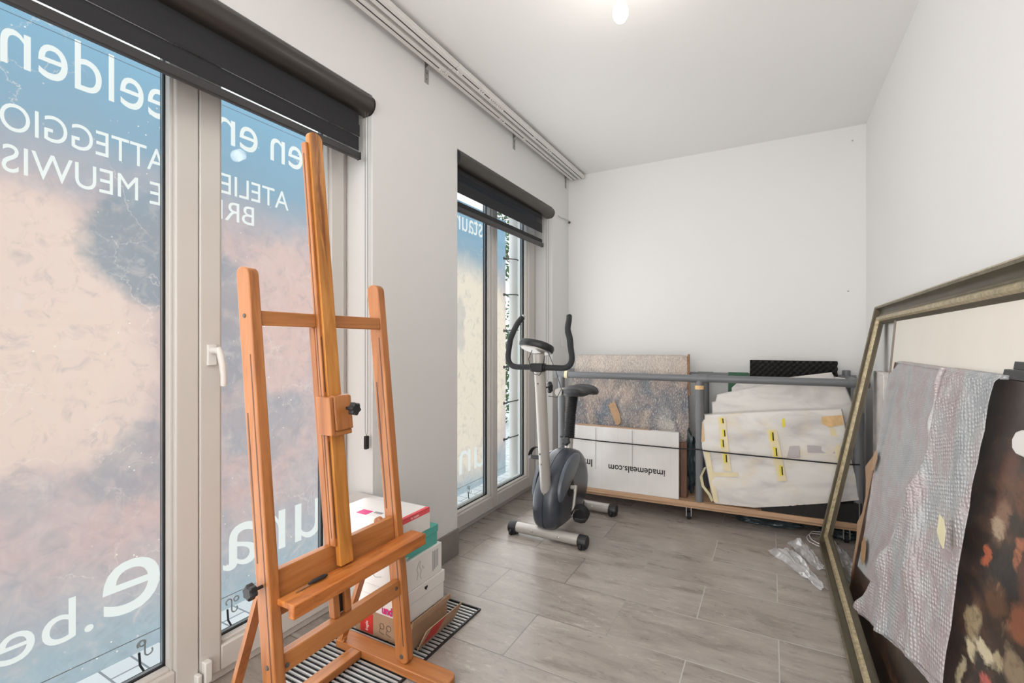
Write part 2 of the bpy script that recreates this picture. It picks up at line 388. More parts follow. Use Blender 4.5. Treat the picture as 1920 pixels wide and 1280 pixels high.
def make_goldbright():
    t = NT('bright_gilt_edge'); c = t.obj()
    n = t.noise(c, 60, 4, 0.7)
    t.set('Base Color', t.ramp(n, (0.3, hexc(150, 136, 106)), (0.7, hexc(214, 200, 164)))); t.set('Metallic', 0.6); t.set('Roughness', 0.36); t.bump(n, 0.2, 0.002)
    return t.m
M['goldb'] = make_goldbright()
def make_painting():
    t = NT('old_dark_oil_painting'); c = t.coord(); cs = t.map(c, scale=(1, 0.5, 1.25))
    wob = t.n.new('ShaderNodeTexNoise'); t.l.new(cs, wob.inputs['Vector']); wob.inputs['Scale'].default_value = 14.0; wob.inputs['Detail'].default_value = 9; wob.inputs['Roughness'].default_value = 0.7
    va = t.n.new('ShaderNodeVectorMath'); va.operation = 'MULTIPLY_ADD'; t.l.new(wob.outputs['Color'], va.inputs[0]); va.inputs[1].default_value = (0.07, 0.14, 0.07); t.l.new(c, va.inputs[2])
    vb = t.map(va.outputs[0], loc=(-0.035, -0.07, -0.035))
    n = t.noise(cs, 9, 7, 0.66, 0.8)
    col = t.ramp(n, (0.3, hexc(26, 21, 19)), (0.48, hexc(48, 36, 30)), (0.60, hexc(74, 52, 40)), (0.74, hexc(98, 66, 50)))
    for cy, cz, ry, rz, k, cc in [(1.45, 1.00, 0.40, 0.13, 0.8, hexc(62, 52, 47)), (1.42, 0.84, 0.05, 0.09, 0.7, hexc(104, 66, 50)), (1.34, 0.86, 0.03, 0.05, 0.6, hexc(120, 70, 50)),
                                  (1.347, 0.683, 0.075, 0.055, 0.95, hexc(26, 27, 30)), (1.407, 0.776, 0.035, 0.045, 0.85, hexc(138, 104, 84)), (1.415, 0.752, 0.03, 0.018, 0.85, hexc(178, 156, 132)),
                                  (1.442, 0.681, 0.016, 0.022, 0.95, hexc(184, 98, 66)), (1.307, 0.734, 0.022, 0.026, 0.85, hexc(176, 108, 78)), (1.25, 0.70, 0.04, 0.06, 0.7, hexc(92, 52, 40)),
                                  (1.368, 0.621, 0.05, 0.035, 0.75, hexc(104, 72, 50)), (1.437, 0.535, 0.035, 0.035, 0.9, hexc(168, 150, 116)), (1.425, 0.478, 0.030, 0.020, 0.95, hexc(206, 194, 160)),
                                  (1.365, 0.505, 0.055, 0.014, 0.95, hexc(214, 202, 170)), (1.300, 0.520, 0.03, 0.012, 0.8, hexc(190, 176, 142)), (1.375, 0.478, 0.045, 0.012, 0.9, hexc(40, 38, 38)),
                                  (1.324, 0.462, 0.035, 0.016, 0.9, hexc(196, 98, 88)), (1.447, 0.403, 0.02, 0.035, 0.85, hexc(188, 176, 144)), (1.231, 0.54, 0.05, 0.03, 0.7, hexc(160, 140, 112)),
                                  (1.26, 0.62, 0.04, 0.03, 0.7, hexc(150, 90, 60)), (1.9, 0.5, 0.2, 0.12, 0.6, hexc(120, 84, 66)), (2.2, 0.75, 0.2, 0.2, 0.6, hexc(132, 96, 86))]:
        b = t.blob(vb, 0, 0, cy, cz, ry, rz, 'yz', 0.25)
        col = t.mix(t.math('MULTIPLY', b, k), col, cc)
    stx = t.noise(t.map(c, scale=(60, 40, 14)), 1.0, 3, 0.6)
    col = t.mix(t.math('MULTIPLY', t.val(stx, 0.62, 0.70, 0, 0.5), t.blob(vb, 0, 0, 1.38, 0.62, 0.09, 0.06, 'yz', 0.4)), col, hexc(176, 140, 100))
    nf = t.noise(cs, 34, 6, 0.7, 0.6)
    col = t.mix(t.val(nf, 0.56, 0.72, 0, 0.55), col, hexc(120, 88, 68))
    col = t.mix(t.val(nf, 0.45, 0.30, 0, 0.7), col, hexc(20, 18, 18))
    t.set('Base Color', col); t.set('Roughness', 0.28); t.bump(t.noise(c, 60, 4), 0.15, 0.002)
    return t.m
M['painting'] = make_painting()
M['canvas'] = plain('cream_primed_canvas', hexc(232, 226, 216), 0.7, var=0.015, scale=6, bump=0.1)
M['canvas_edge'] = plain('grey_brown_canvas_edge', hexc(146, 134, 124), 0.6)
def make_shroud():
    t = NT('blue_grey_shroud_plastic'); c = t.obj()
    n = t.noise(c, 6, 3)
    t.set('Base Color', t.ramp(n, (0.3, hexc(52, 56, 64)), (0.7, hexc(62, 66, 74)))); t.set('Roughness', 0.28)
    return t.m
M['shroud'] = make_shroud()
M['panelgrey'] = plain('grey_shroud_panel', hexc(88, 95, 104), 0.3, var=0.03)
M['grip'] = plain('black_foam_grip', hexc(42, 43, 46), 0.75, var=0.1, scale=80, bump=0.2)
M['pad'] = plain('dark_seat_vinyl', hexc(54, 54, 56), 0.5, var=0.08)
M['paving'] = plain('pale_paving', hexc(206, 206, 202), 0.8, var=0.08)
M['render'] = plain('white_render', hexc(232, 234, 232), 0.8, var=0.03)
M['leaf'] = plain('hedge_leaf', hexc(72, 104, 62), 0.6, var=0.35, scale=6)
M['dust'] = plain('dusty_dark_plastic', hexc(52, 62, 66), 0.25, var=0.2, scale=20, bump=0.6)
def emit(name, col, s):
    m = bpy.data.materials.new(name); m.use_nodes = True; n, l = m.node_tree.nodes, m.node_tree.links
    n.clear(); e = n.new('ShaderNodeEmission'); o = n.new('ShaderNodeOutputMaterial'); e.inputs[0].default_value = col; e.inputs[1].default_value = s; l.new(e.outputs[0], o.inputs[0]); return m
M['bulb'] = emit('glowing_bulb_glass', (1, 0.95, 0.86, 1), 5)
M['spotglow'] = emit('glowing_spot_lens', (1, 0.95, 0.88, 1), 12)

# ------------------------------------------------------------------ mesh toolkit
XF = {}          # world matrix of every root
class MB:
    def __init__(s, xf=None): s.v = []; s.f = []; s.mi = []; s.xf = xf or Matrix(); s.cur = 0
    def add(s, vs, fs):
        b = len(s.v); s.v += [s.xf @ Vector(p) for p in vs]
        for f in fs: s.f.append([b + i for i in f]); s.mi.append(s.cur)
    def box(s, x0, x1, y0, y1, z0, z1):
        s.add([(x0, y0, z0), (x1, y0, z0), (x1, y1, z0), (x0, y1, z0), (x0, y0, z1), (x1, y0, z1), (x1, y1, z1), (x0, y1, z1)],
              [(0, 3, 2, 1), (4, 5, 6, 7), (0, 1, 5, 4), (1, 2, 6, 5), (2, 3, 7, 6), (3, 0, 4, 7)])
        return s
    def hexa(s, c8): s.add(c8, [(0, 3, 2, 1), (4, 5, 6, 7), (0, 1, 5, 4), (1, 2, 6, 5), (2, 3, 7, 6), (3, 0, 4, 7)]); return s
    def bar(s, p0, p1, w, d, up=(0, 0, 1)):
        """rectangular bar from p0 to p1; w along side axis, d along the other"""
        p0, p1 = Vector(p0), Vector(p1); a = (p1 - p0).normalized(); u = Vector(up)
        sd = a.cross(u).normalized(); t = sd.cross(a).normalized()
        q = []
        for p in (p0, p1):
            for i, j in ((-1, -1), (1, -1), (1, 1), (-1, 1)): q.append(p + sd * (w / 2 * i) + t * (d / 2 * j))
        s.hexa([q[0], q[1], q[2], q[3], q[4], q[5], q[6], q[7]]); return s
    def tube(s, pts, r, n=12, caps=True, closed=False, rs=None):
        pts = [Vector(p) for p in pts]; m = len(pts); vs = []; fs = []
        prev = None
        for i, p in enumerate(pts):
            if closed: d = (pts[(i + 1) % m] - pts[i - 1])
            elif i == 0: d = pts[1] - p
            elif i == m - 1: d = p - pts[i - 1]
            else: d = pts[i + 1] - pts[i - 1]
            d.normalize()
            if prev is None:
                ref = Vector((0, 0, 1)) if abs(d.z) < 0.9 else Vector((1, 0, 0)); a = d.cross(ref).normalized()
            else:
                a = (prev - d * prev.dot(d)).normalized()
            prev = a; b = d.cross(a); rr = rs[i] if rs else r
            for k in range(n):
                t = 2 * PI * k / n; vs.append(p + a * (rr * math.cos(t)) + b * (rr * math.sin(t)))
        for i in range(m if closed else m - 1):
            for k in range(n):
                j = (i + 1) % m; fs.append((i * n + k, i * n + (k + 1) % n, j * n + (k + 1) % n, j * n + k))
        if caps and not closed:
            fs.append(tuple(reversed(range(n)))); fs.append(tuple((m - 1) * n + k for k in range(n)))
        s.add(vs, fs); return s
    def cyl(s, p0, p1, r, n=20): return s.tube([p0, p1], r, n)
    def prism(s, poly, axis, a, b):
        """polygon in the two other axes extruded along axis from a to b"""
        def mk(p, t):
            return {'x': (t, p[0], p[1]), 'y': (p[0], t, p[1]), 'z': (p[0], p[1], t)}[axis]
        n = len(poly); vs = [mk(p, a) for p in poly] + [mk(p, b) for p in poly]
        s.add(vs, [tuple(reversed(range(n))), tuple(range(n, 2 * n))] + [(i, (i + 1) % n, n + (i + 1) % n, n + i) for i in range(n)]); return s
    def lathe(s, prof, c, axis=(0, 0, 1), n=24):
        """prof = [(r, h)] along axis from c"""
        ax = Vector(axis).normalized(); ref = Vector((1, 0, 0)) if abs(ax.x) < 0.9 else Vector((0, 1, 0)); a = ax.cross(ref).normalized(); b = ax.cross(a); c = Vector(c)
        vs = []; fs = []
        for r, h in prof:
            for k in range(n):
                t = 2 * PI * k / n; vs.append(c + ax * h + (a * math.cos(t) + b * math.sin(t)) * max(r, 1e-5))
        for i in range(len(prof) - 1):
            for k in range(n): fs.append((i * n + k, i * n + (k + 1) % n, (i + 1) * n + (k + 1) % n, (i + 1) * n + k))
        fs.append(tuple(reversed(range(n)))); fs.append(tuple((len(prof) - 1) * n + k for k in range(n)))
        s.add(vs, fs); return s
    def grid(s, P, nu, nv):
        vs = [P(i / nu, j / nv) for j in range(nv + 1) for i in range(nu + 1)]
        s.add(vs, [(j * (nu + 1) + i, j * (nu + 1) + i + 1, (j + 1) * (nu + 1) + i + 1, (j + 1) * (nu + 1) + i) for j in range(nv) for i in range(nu)]); return s
    def build(s, name, mat, parent=None, smooth=False, bevel=0.0, solid=0.0, segs=2, label=None):
        me = bpy.data.meshes.new(name)
        inv = XF[parent.name].inverted() if parent else Matrix()
        if parent is None:
            xs = [v for v in s.v]; c = Vector((sum(v.x for v in xs) / len(xs), sum(v.y for v in xs) / len(xs), min(v.z for v in xs)))
            inv = Matrix.Translation(-c)
        me.from_pydata([inv @ v for v in s.v], [], s.f); me.update()
        bm = bmesh.new(); bm.from_mesh(me); bmesh.ops.recalc_face_normals(bm, faces=bm.faces); bm.to_mesh(me); bm.free()
        mats = mat if isinstance(mat, (list, tuple)) else [mat]
        for m in mats: me.materials.append(m)
        if len(mats) > 1:
            for p, i in zip(me.polygons, s.mi): p.material_index = i
        o = bpy.data.objects.new(name, me); COL.objects.link(o)
        if parent: o.parent = parent; XF[o.name] = XF[parent.name].copy()
        else: o.location = c; XF[o.name] = Matrix.Translation(c)
        if smooth or bevel:
            for p in me.polygons: p.use_smooth = True
            me.set_sharp_from_angle(angle=math.radians(38))
        if solid:
            md = o.modifiers.new('solid', 'SOLIDIFY'); md.thickness = solid; md.offset = 0
        if bevel:
            md = o.modifiers.new('bevel', 'BEVEL'); md.width = bevel; md.segments = segs; md.limit_method = 'ANGLE'; md.angle_limit = math.radians(40)
        if label: o['label'] = label
        return o

def thing(name, label, cat, loc=(0, 0, 0), rz=0.0, group=None):
    o = bpy.data.objects.new(name, None); COL.objects.link(o); o.empty_display_size = 0.1
    o.location = loc; o.rotation_euler = (0, 0, rz); XF[o.name] = Matrix.Translation(loc) @ Matrix.Rotation(rz, 4, 'Z')
    o['label'] = label; o['category'] = cat
    if group: o['group'] = group
    return o
def tag(o, label, cat, group=None, kind=None):
    o['label'] = label; o['category'] = cat
    if group: o['group'] = group
    if kind: o['kind'] = kind
    return o
def struct(o, label=None):
    o['kind'] = 'structure'
    if label: o['label'] = label
    return o
def text_mesh(body, size, xf, depth=0.0005, bold=0.0, sx=1.0, align='CENTER', mb=None):
    """text laid in local XY of xf, thickness along its Z; returns MB"""
    cu = bpy.data.curves.new('txt', 'FONT'); cu.body = body; cu.size = size; cu.align_x = align; cu.extrude = depth; cu.offset = bold; cu.resolution_u = 4
    o = bpy.data.objects.new('txt', cu); COL.objects.link(o); bpy.context.view_layer.update()
    me = bpy.data.meshes.new_from_object(o.evaluated_get(bpy.context.evaluated_depsgraph_get()))
    mb = mb or MB(); old = mb.xf; mb.xf = xf
    mb.add([(v.co.x * sx, v.co.y, v.co.z) for v in me.vertices], [tuple(p.vertices) for p in me.polygons])
    mb.xf = old
    bpy.data.objects.remove(o); bpy.data.meshes.remove(me); bpy.data.curves.remove(cu)
    return mb
def frame_mat(o, x, y, z):
    m = Matrix((x, y, z)).transposed().to_4x4(); m.translation = Vector(o); return m

# ------------------------------------------------------------------ room
XL, XR, YB, ZC = -1.515, 0.54, 3.77, 2.575
W1 = (0.235, 1.506); W2 = (2.137, 3.432); ZO = 2.232; XO = -1.80
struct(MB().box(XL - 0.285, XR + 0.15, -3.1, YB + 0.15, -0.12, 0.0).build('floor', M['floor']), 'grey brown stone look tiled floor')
struct(MB().box(XL - 0.285, XR + 0.15, -3.1, YB + 0.15, ZC, ZC + 0.15).build('ceiling', M['ceiling']), 'plain white ceiling')
wl_ = MB()
for y0, y1 in ((-3.1, W1[0]), (W1[1], W2[0]), (W2[1], YB + 0.15)): wl_.box(XO, XL, y0, y1, 0, ZO)
wl_.box(XO, XL, -3.1, YB + 0.15, ZO, ZC)
struct(wl_.build('wall_left', M['wall']), 'white wall with the two tall windows')
struct(MB().box(XL, XR + 0.15, YB, YB + 0.15, 0, ZC).build('wall_back', M['wall']), 'plain white end wall')
struct(MB().box(XR, XR + 0.15, -3.1, YB, 0, ZC).build('wall_right', M['wall']), 'plain white side wall')
struct(MB().box(XL, XR, -3.1, -2.95, 0, ZC).build('wall_front', M['wall']))
b_ = MB().box(XL, XL + 0.011, W1[1], W2[0] + 0.001, 0, 0.142)
struct(b_.build('baseboard_left', M['skirting'], bevel=0.0015), 'grey tile skirting between the windows')
struct(MB().box(XL, XL + 0.011, -2.9, W1[0], 0, 0.142).build('baseboard_left', M['skirting'], bevel=0.0015))
struct(MB().box(XL, XR, YB - 0.011, YB, 0, 0.142).build('baseboard_back', M['skirting'], bevel=0.0015))
struct(MB().box(XR - 0.011, XR, -2.9, YB - 0.011, 0, 0.142).build('baseboard_right', M['skirting'], bevel=0.0015))
# sills
for n, (a, b) in enumerate((W1, W2)):
    struct(MB().box(XO, XO + 0.06, a, b, 0.0, 0.035).build('trim_%d' % (n + 1), M['paving']))

# ------------------------------------------------------------------ windows
def ring(mb, x0, x1, y0, y1, z0, z1, wl_, wr, wb, wt):
    mb.box(x0, x1, y0, y0 + wl_, z0, z1); mb.box(x0, x1, y1 - wr, y1, z0, z1)
    mb.box(x0, x1, y0 + wl_, y1 - wr, z0, z0 + wb); mb.box(x0, x1, y0 + wl_, y1 - wr, z1 - wt, z1)
def window(idx, ya, yb, yc, label, wm, we):
    root = MB(); ring(root, -1.745, -1.675, ya, yb, 0, ZO, 0.05, 0.05, 0.05, 0.05)
    w_ = root.build('window_%d' % idx, M['upvc'], bevel=0.003)
    struct(w_, label)
    def casement(y0, y1, wl, wr):
        s = MB(); ring(s, -1.735, -1.655, y0, y1, 0.035, ZO - 0.02, wl, wr, 0.085, 0.08)
        so = s.build('casement', M['upvc'], w_, bevel=0.005)
        bd_ = MB(); g0, g1, gz0, gz1 = y0 + wl, y1 - wr, 0.12, ZO - 0.10
        ring(bd_, -1.698, -1.670, g0 - 0.001, g1 + 0.001, gz0 - 0.001, gz1 + 0.001, 0.011, 0.011, 0.011, 0.011)
        bd_.build('glazing_bead', M['upvc'], so, bevel=0.003)
        gk = MB(); ring(gk, -1.7035, -1.6985, g0 - 0.002, g1 + 0.002, gz0 - 0.002, gz1 + 0.002, 0.015, 0.015, 0.015, 0.015)
        ring(gk, -1.7285, -1.7225, g0 - 0.002, g1 + 0.002, gz0 - 0.002, gz1 + 0.002, 0.012, 0.012, 0.012, 0.012); gk.build('gasket', M['gasket'], so)
        sp = MB(); ring(sp, -1.7200, -1.7075, g0 - 0.001, g1 + 0.001, gz0 - 0.001, gz1 + 0.001, 0.014, 0.014, 0.014, 0.014); sp.build('spacer_bar', M['spacer'], so)
        MB().box(-1.7065, -1.7040, g0, g1, gz0, gz1).build('glass_pane', M['glass'], so)
        MB().box(-1.7225, -1.7205, g0, g1, gz0, gz1).build('glass_pane', M['glass'], so)
        return so
    a = casement(ya + 0.03, yc - 0.001, 0.070, wm); b = casement(yc + 0.001, yb - 0.03, wm, we)
    return w_, a, b
w1, w1a, w1b = window(1, W1[0], W1[1], 0.871, 'near white plastic window with lever handle', 0.070, 0.070)
w2, w2a, w2b = window(2, W2[0], W2[1], 2.781, 'far white plastic window behind the exercise bike', 0.031, 0.105)
# lever handle on the right casement of window 1
h = MB(); h.box(-1.655, -1.645, 0.893, 0.922, 1.085, 1.155); h.cyl((-1.648, 0.9075, 1.135), (-1.612, 0.9075, 1.135), 0.011)
h.tube([(-1.614, 0.9075, 1.145), (-1.606, 0.911, 1.125), (-1.604, 0.917, 1.09), (-1.606, 0.922, 1.05), (-1.610, 0.924, 1.015)], 0.010, 12, rs=[0.009, 0.011, 0.011, 0.010, 0.009])
h.build('handle', M['white_plastic'], w1b, smooth=True, bevel=0.002)
hc = MB(); hc.box(-1.656, -1.632, 0.853, 0.869, 0.035, 0.075); hc.box(-1.656, -1.630, 0.876, 0.900, 0.035, 0.105); hc.build('hinge_cover', M['white_plastic'], w1b, bevel=0.004)
# trickle of dark seal between casements
MB().box(-1.668, -1.662, 0.8698, 0.8722, 0.04, ZO - 0.03).build('seal_strip', M['gasket'], w1)

# ------------------------------------------------------------------ blinds
def blind(ya, yb, fy0, fy1, zb, bands, sheers, gap, label):
    t = thing('roller_blind', label, 'blind', (-1.54, (ya + yb) / 2, zb))
    # cassette: rounded front profile
    prof = []
    cx, cz, r = -1.545, ZO - 0.043, 0.041
    for k in range(13):
        a = -PI / 2 + PI * k / 12; prof.append((cx + 0.010 + r * 0.95 * math.cos(a), cz + r * math.sin(a)))
    prof += [(cx - 0.045, cz + r), (cx - 0.045, cz - r * 0.3), (cx - 0.02, cz - r)]
    m = MB(); n = len(prof)
    m.add([(p[0], ya + 0.004, p[1]) for p in prof] + [(p[0], yb - 0.004, p[1]) for p in prof],
          [(i, (i + 1) % n, n + (i + 1) % n, n + i) for i in range(n)] + [tuple(range(n)), tuple(range(n, 2 * n))])
    c = m.build('cassette', M['cassette'], t, smooth=True)
    for y0, y1 in ((ya, ya + 0.005), (yb - 0.005, yb)):
        e = MB(); p2 = [(cx + (p[0] - cx) * 1.04, cz + (p[1] - cz) * 1.02) for p in prof]
        e.add([(p[0], y0, p[1]) for p in p2] + [(p[0], y1, p[1]) for p in p2], [(i, (i + 1) % n, n + (i + 1) % n, n + i) for i in range(n)] + [tuple(range(n)), tuple(range(n, 2 * n))])
        e.build('end_cap', M['black'], c, smooth=True)
    fx = -1.553
    MB().cyl((fx - 0.012, fy0, cz - 0.012), (fx - 0.012, fy1, cz - 0.012), 0.028).build('fabric_roll', M['fabric'], t, smooth=True)
    for z0, z1, dx in bands: MB().box(fx - 0.001 + dx, fx + 0.001 + dx, fy0, fy1, z0, z1).build('dark_band', M['fabric'], t)
    for z0, z1, dx in sheers: MB().box(fx - 0.0005 + dx, fx + 0.0005 + dx, fy0 + 0.002, fy1 - 0.002, z0, z1).build('sheer_band', M['sheer'], t)
    MB().box(fx - 0.0005, fx + 0.0005, fy0 + 0.002, fy1 - 0.002, gap[0], gap[1]).build('sheer_band', M['sheer_light'], t)
    b = MB(); b.box(fx - 0.010, fx + 0.010, fy0 - 0.002, fy1 + 0.002, zb, zb + 0.030); bb = b.build('bottom_bar', M['barmat'], t, bevel=0.004)
    MB().box(fx - 0.011, fx + 0.0115, fy1 + 0.001, fy1 + 0.004, zb - 0.001, zb + 0.031).build('end_cap', M['black'], bb, bevel=0.002)
    return t
bl1 = blind(W1[0] + 0.002, W1[1] - 0.002, W1[0] + 0.03, 1.462, 1.948,
            [(1.987, 2.045, 0.0), (2.045, 2.095, 0.006), (2.095, 2.17, 0.0)], [], (1.978, 1.987), 'wide dark roller blind at the top of the near window')
bl2 = blind(W2[0] + 0.002, W2[1] - 0.002, W2[0] + 0.012, 3.318, 1.903,
            [(1.932, 1.962, 0.0), (2.012, 2.078, 0.0), (2.118, 2.16, 0.0)], [(2.078, 2.118, 0.0)], (1.962, 2.012), 'dark striped roller blind at the top of the far window')
def bead_chain(t, ys, x, ztop, zbot, bead=True):
    m = MB(); m.tube([(x, ys[0], ztop), (x, ys[0], zbot + 0.02), (x, (ys[0] + ys[1]) / 2, zbot), (x, ys[1], zbot + 0.02), (x, ys[1], ztop)], 0.0011, 6)
    if bead:
        z = ztop
        while z > zbot + 0.02:
            for y in ys:
                m.add([(x + 0.0022, y, z), (x - 0.0022, y, z), (x, y + 0.0022, z), (x, y - 0.0022, z), (x, y, z + 0.0026), (x, y, z - 0.0026)],
                      [(0, 2, 4), (2, 1, 4), (1, 3, 4), (3, 0, 4), (2, 0, 5), (1, 2, 5), (3, 1, 5), (0, 3, 5)])
            z -= 0.0075
    return m.build('pull_chain', M['chain'], t)
bead_chain(bl1, (1.470, 1.484), -1.522, 2.16, 0.76)
wgt = MB(); wgt.box(-1.529, -1.515, 1.467, 1.487, 0.705, 0.762); wgt.build('chain_tensioner', M['black'], bl1, bevel=0.003)
bead_chain(bl2, (3.345, 3.385), -1.530, 2.15, 0.86)

# ------------------------------------------------------------------ curtain rail
cr = thing('curtain_rail', 'double white curtain rail under the ceiling along the window wall', 'curtain rail', (-1.42, 1.8, 2.52))
for x in (-1.455, -1.385):
    for y0, y1 in ((-1.2, 1.93), (1.935, 3.745)):
        m = MB(); m.box(x - 0.025, x + 0.025, y0, y1, 2.545, 2.557)
        m.box(x - 0.025, x - 0.0035, y0, y1, 2.533, 2.5455); m.box(x + 0.0035, x + 0.025, y0, y1, 2.533, 2.5455)
        tr = m.build('track', M['white_plastic'], cr, bevel=0.002)
        MB().box(x - 0.0034, x + 0.0034, y0 + 0.002, y1 - 0.002, 2.5345, 2.5355).build('groove', M['black'], tr)  # black strip set almost flush, standing in for shade inside the slot
for y in (-0.6, 0.55, 1.87, 2.79, 3.70):
    m = MB(); m.box(XL, XL + 0.003, y - 0.015, y + 0.015, 2.462, 2.562); m.box(XL, -1.36, y - 0.015, y + 0.015, 2.558, 2.562)
    m.add([(XL + 0.003, y - 0.011, 2.53), (XL + 0.003, y + 0.011, 2.53), (XL + 0.05, y - 0.011, 2.558), (XL + 0.05, y + 0.011, 2.558)], [(0, 1, 3, 2)])
    bk = m.build('bracket', M['zinc'], cr)
    for z in (2.483, 2.512): MB().lathe([(0.003, 0), (0.0035, 0.001), (0.001, 0.002)], (XL + 0.003, y, z), (1, 0, 0), 10).build('screw', M['chain'], bk)
gl = [(-1.455, y) for y in (1.90, 1.915, 1.93, 1.945, 1.96, 2.50, 2.52, 2.55, 2.82, 2.835)] + [(-1.385, y) for y in (1.96, 1.975, 1.99, 2.16, 2.18, 2.20, 2.27, 2.29, 2.31, 2.33, 2.35, 2.37, 2.39, 2.41, 2.83, 2.85, 3.05, 3.08, 3.11)]
for x, y in gl:
    m = MB(); m.box(x - 0.003, x + 0.003, y - 0.004, y + 0.004, 2.522, 2.544); m.box(x - 0.006, x + 0.006, y - 0.005, y + 0.005, 2.530, 2.533)
    m.build('glider', M['white_plastic'], cr)

# ------------------------------------------------------------------ ceiling bulb and the lamps behind the camera
t = thing('ceiling_bulb', 'bare lit light bulb in a short white ceiling fitting', 'light bulb', (-0.50, 1.77, ZC))
MB().lathe([(0.0, 0), (0.030, 0), (0.030, -0.006), (0.012, -0.010), (0.010, -0.05), (0.019, -0.055), (0.020, -0.095), (0.018, -0.10)], (-0.50, 1.77, ZC)).build('lamp_holder', M['white_plastic'], t, smooth=True)
MB().lathe([(0.010, -0.100), (0.014, -0.115), (0.024, -0.135), (0.029, -0.155), (0.028, -0.175), (0.018, -0.192), (0.004, -0.198)], (-0.50, 1.77, ZC + 0.0), n=20).build('bulb', M['bulb'], t, smooth=True)
bo.location = (-0.50, 1.77, 2.335)
for i, (lx, ly) in enumerate([(-0.75, -0.6), (-0.25, -0.6), (-0.75, -1.7), (-0.25, -1.7)]):
    t = thing('ceiling_spot', 'round white ceiling spot behind the viewpoint', 'lamp', (lx, ly, ZC), group='ceiling spots behind the viewpoint')
    MB().lathe([(0.05, 0), (0.052, -0.008), (0.040, -0.012)], (lx, ly, ZC)).build('ring', M['white_plastic'], t, smooth=True)
    MB().lathe([(0.038, -0.0125), (0.036, -0.014)], (lx, ly, ZC)).build('lens', M['spotglow'], t)

# ------------------------------------------------------------------ small wall bits
t = thing('wall_hook', 'small wire hook screwed into the left wall near the corner', 'hook', (XL, 3.60, 2.17))
MB().lathe([(0.011, 0), (0.012, 0.006), (0.006, 0.014), (0.002, 0.018)], (XL + 0.012, 3.742, 2.182), (1, 0, 0), 14).build('knob', M['chain'], t, smooth=True)
MB().tube([(XL + 0.018, 3.742, 2.182), (XL + 0.02, 3.71, 2.195), (XL + 0.02, 3.69, 2.190), (XL + 0.012, 3.65, 2.194), (XL + 0.012, 3.60, 2.186), (XL + 0.006, 3.56, 2.190), (XL + 0.001, 3.54, 2.196)], 0.0024, 8).build('wire', M['zinc'], t, smooth=True)
m = MB().box(XL, XL + 0.007, 3.60, 3.66, 1.13, 1.24).build('wall_plate', M['white_plastic'], bevel=0.002); tag(m, 'small white blank plate on the left wall near the corner', 'wall plate')
for x, z, l in ((0.468, 2.48, 'tiny grey screw high on the end wall near the right corner'), (0.445, 1.50, 'tiny grey screw halfway up the end wall near the right corner')):
    m = MB().lathe([(0.005, 0), (0.005, 0.003), (0.002, 0.005)], (x, YB, z), (0, -1, 0), 10).build('wall_screw', M['zinc']); tag(m, l, 'screw')

# ------------------------------------------------------------------ outside: paving, post, wall, hedge, banner
def make_pave():
    t = NT('outdoor_paving'); c = t.coord()
    n = t.n.new('ShaderNodeTexBrick'); t.l.new(c, n.inputs['Vector']); n.inputs['Scale'].default_value = 1.0
    n.inputs['Brick Width'].default_value = 0.2; n.inputs['Row Height'].default_value = 0.1; n.inputs['Mortar Size'].default_value = 0.004
    n.inputs['Color1'].default_value = hexc(198, 204, 206); n.inputs['Color2'].default_value = hexc(214, 218, 218); n.inputs['Mortar'].default_value = hexc(132, 138, 142)
    t.set('Base Color', n.outputs['Color']); t.set('Roughness', 0.85); return t.m
M['pave'] = make_pave()
struct(MB().box(-14, XO, -8, 16, -0.16, -0.06).build('ground_outside', M['pave']), 'pale paving outside the windows')
m = MB().box(-2.08, -1.805, 3.80, 4.4, -0.06, 2.75); o = m.build('garden_wall', M['render'], bevel=0.004); tag(o, 'pale rendered wall standing outside to the right of the banner', 'wall')
t = thing('white_post', 'white round post outside that the banner edge is laced to', 'post', (-2.0, 3.675, -0.06))
MB().cyl((-2.0, 3.675, -0.06), (-2.0, 3.675, 2.55), 0.038, 24).build('shaft', M['white_plastic'], t, smooth=True)
MB().lathe([(0.055, 0), (0.055, 0.012), (0.04, 0.02)], (-2.0, 3.675, -0.06)).build('base_flange', M['steel'], t, smooth=True)
# kerb like white ledge just outside
m = MB().box(-1.93, -1.81, 2.0, 3.78, -0.06, 0.03).build('stone_ledge', M['render'], bevel=0.01); tag(m, 'pale stone ledge on the ground outside the far window', 'ledge')
# hedge and tree: many leaves on stems
def leafy(name, label, cat, c, rx, ry, rz, n, size, trunk):
    t = thing(name, label, cat, (c[0], c[1], -0.06)); m = MB()
    for i in range(n):
        u = Vector((random.gauss(0, 1), random.gauss(0, 1), random.gauss(0, 1))).normalized() * (random.random() ** 0.4)
        p = Vector((c[0] + u.x * rx, c[1] + u.y * ry, c[2] + u.z * rz)); a = Vector((random.gauss(0, 1), random.gauss(0, 1), random.gauss(0, 1))).normalized(); b = a.orthogonal().normalized()
        s = size * random.uniform(0.6, 1.3)
        m.add([p - a * s, p + b * s * 0.45, p + a * s, p - b * s * 0.45], [(0, 1, 2, 3)])
    m.build('foliage', M['leaf'], t)
    k = MB(); k.tube([(c[0], c[1], -0.06), (c[0] + 0.03, c[1], c[2] * 0.5), (c[0], c[1], c[2])], 0.04, 8, rs=[trunk, trunk * 0.7, trunk * 0.3])
    for a in range(5): k.tube([(c[0], c[1], c[2] * 0.6), (c[0] + rx * 0.6 * math.cos(a * 1.3), c[1] + ry * 0.6 * math.sin(a * 1.3), c[2] + rz * 0.3 * math.sin(a))], trunk * 0.3, 6)
    k.build('trunk', M['darkwood'], t)
leafy('garden_hedge', 'leafy green shrub outside beyond the banner edge', 'shrub', (-3.6, 6.15, 0.95), 0.55, 0.45, 1.0, 2200, 0.035, 0.03)
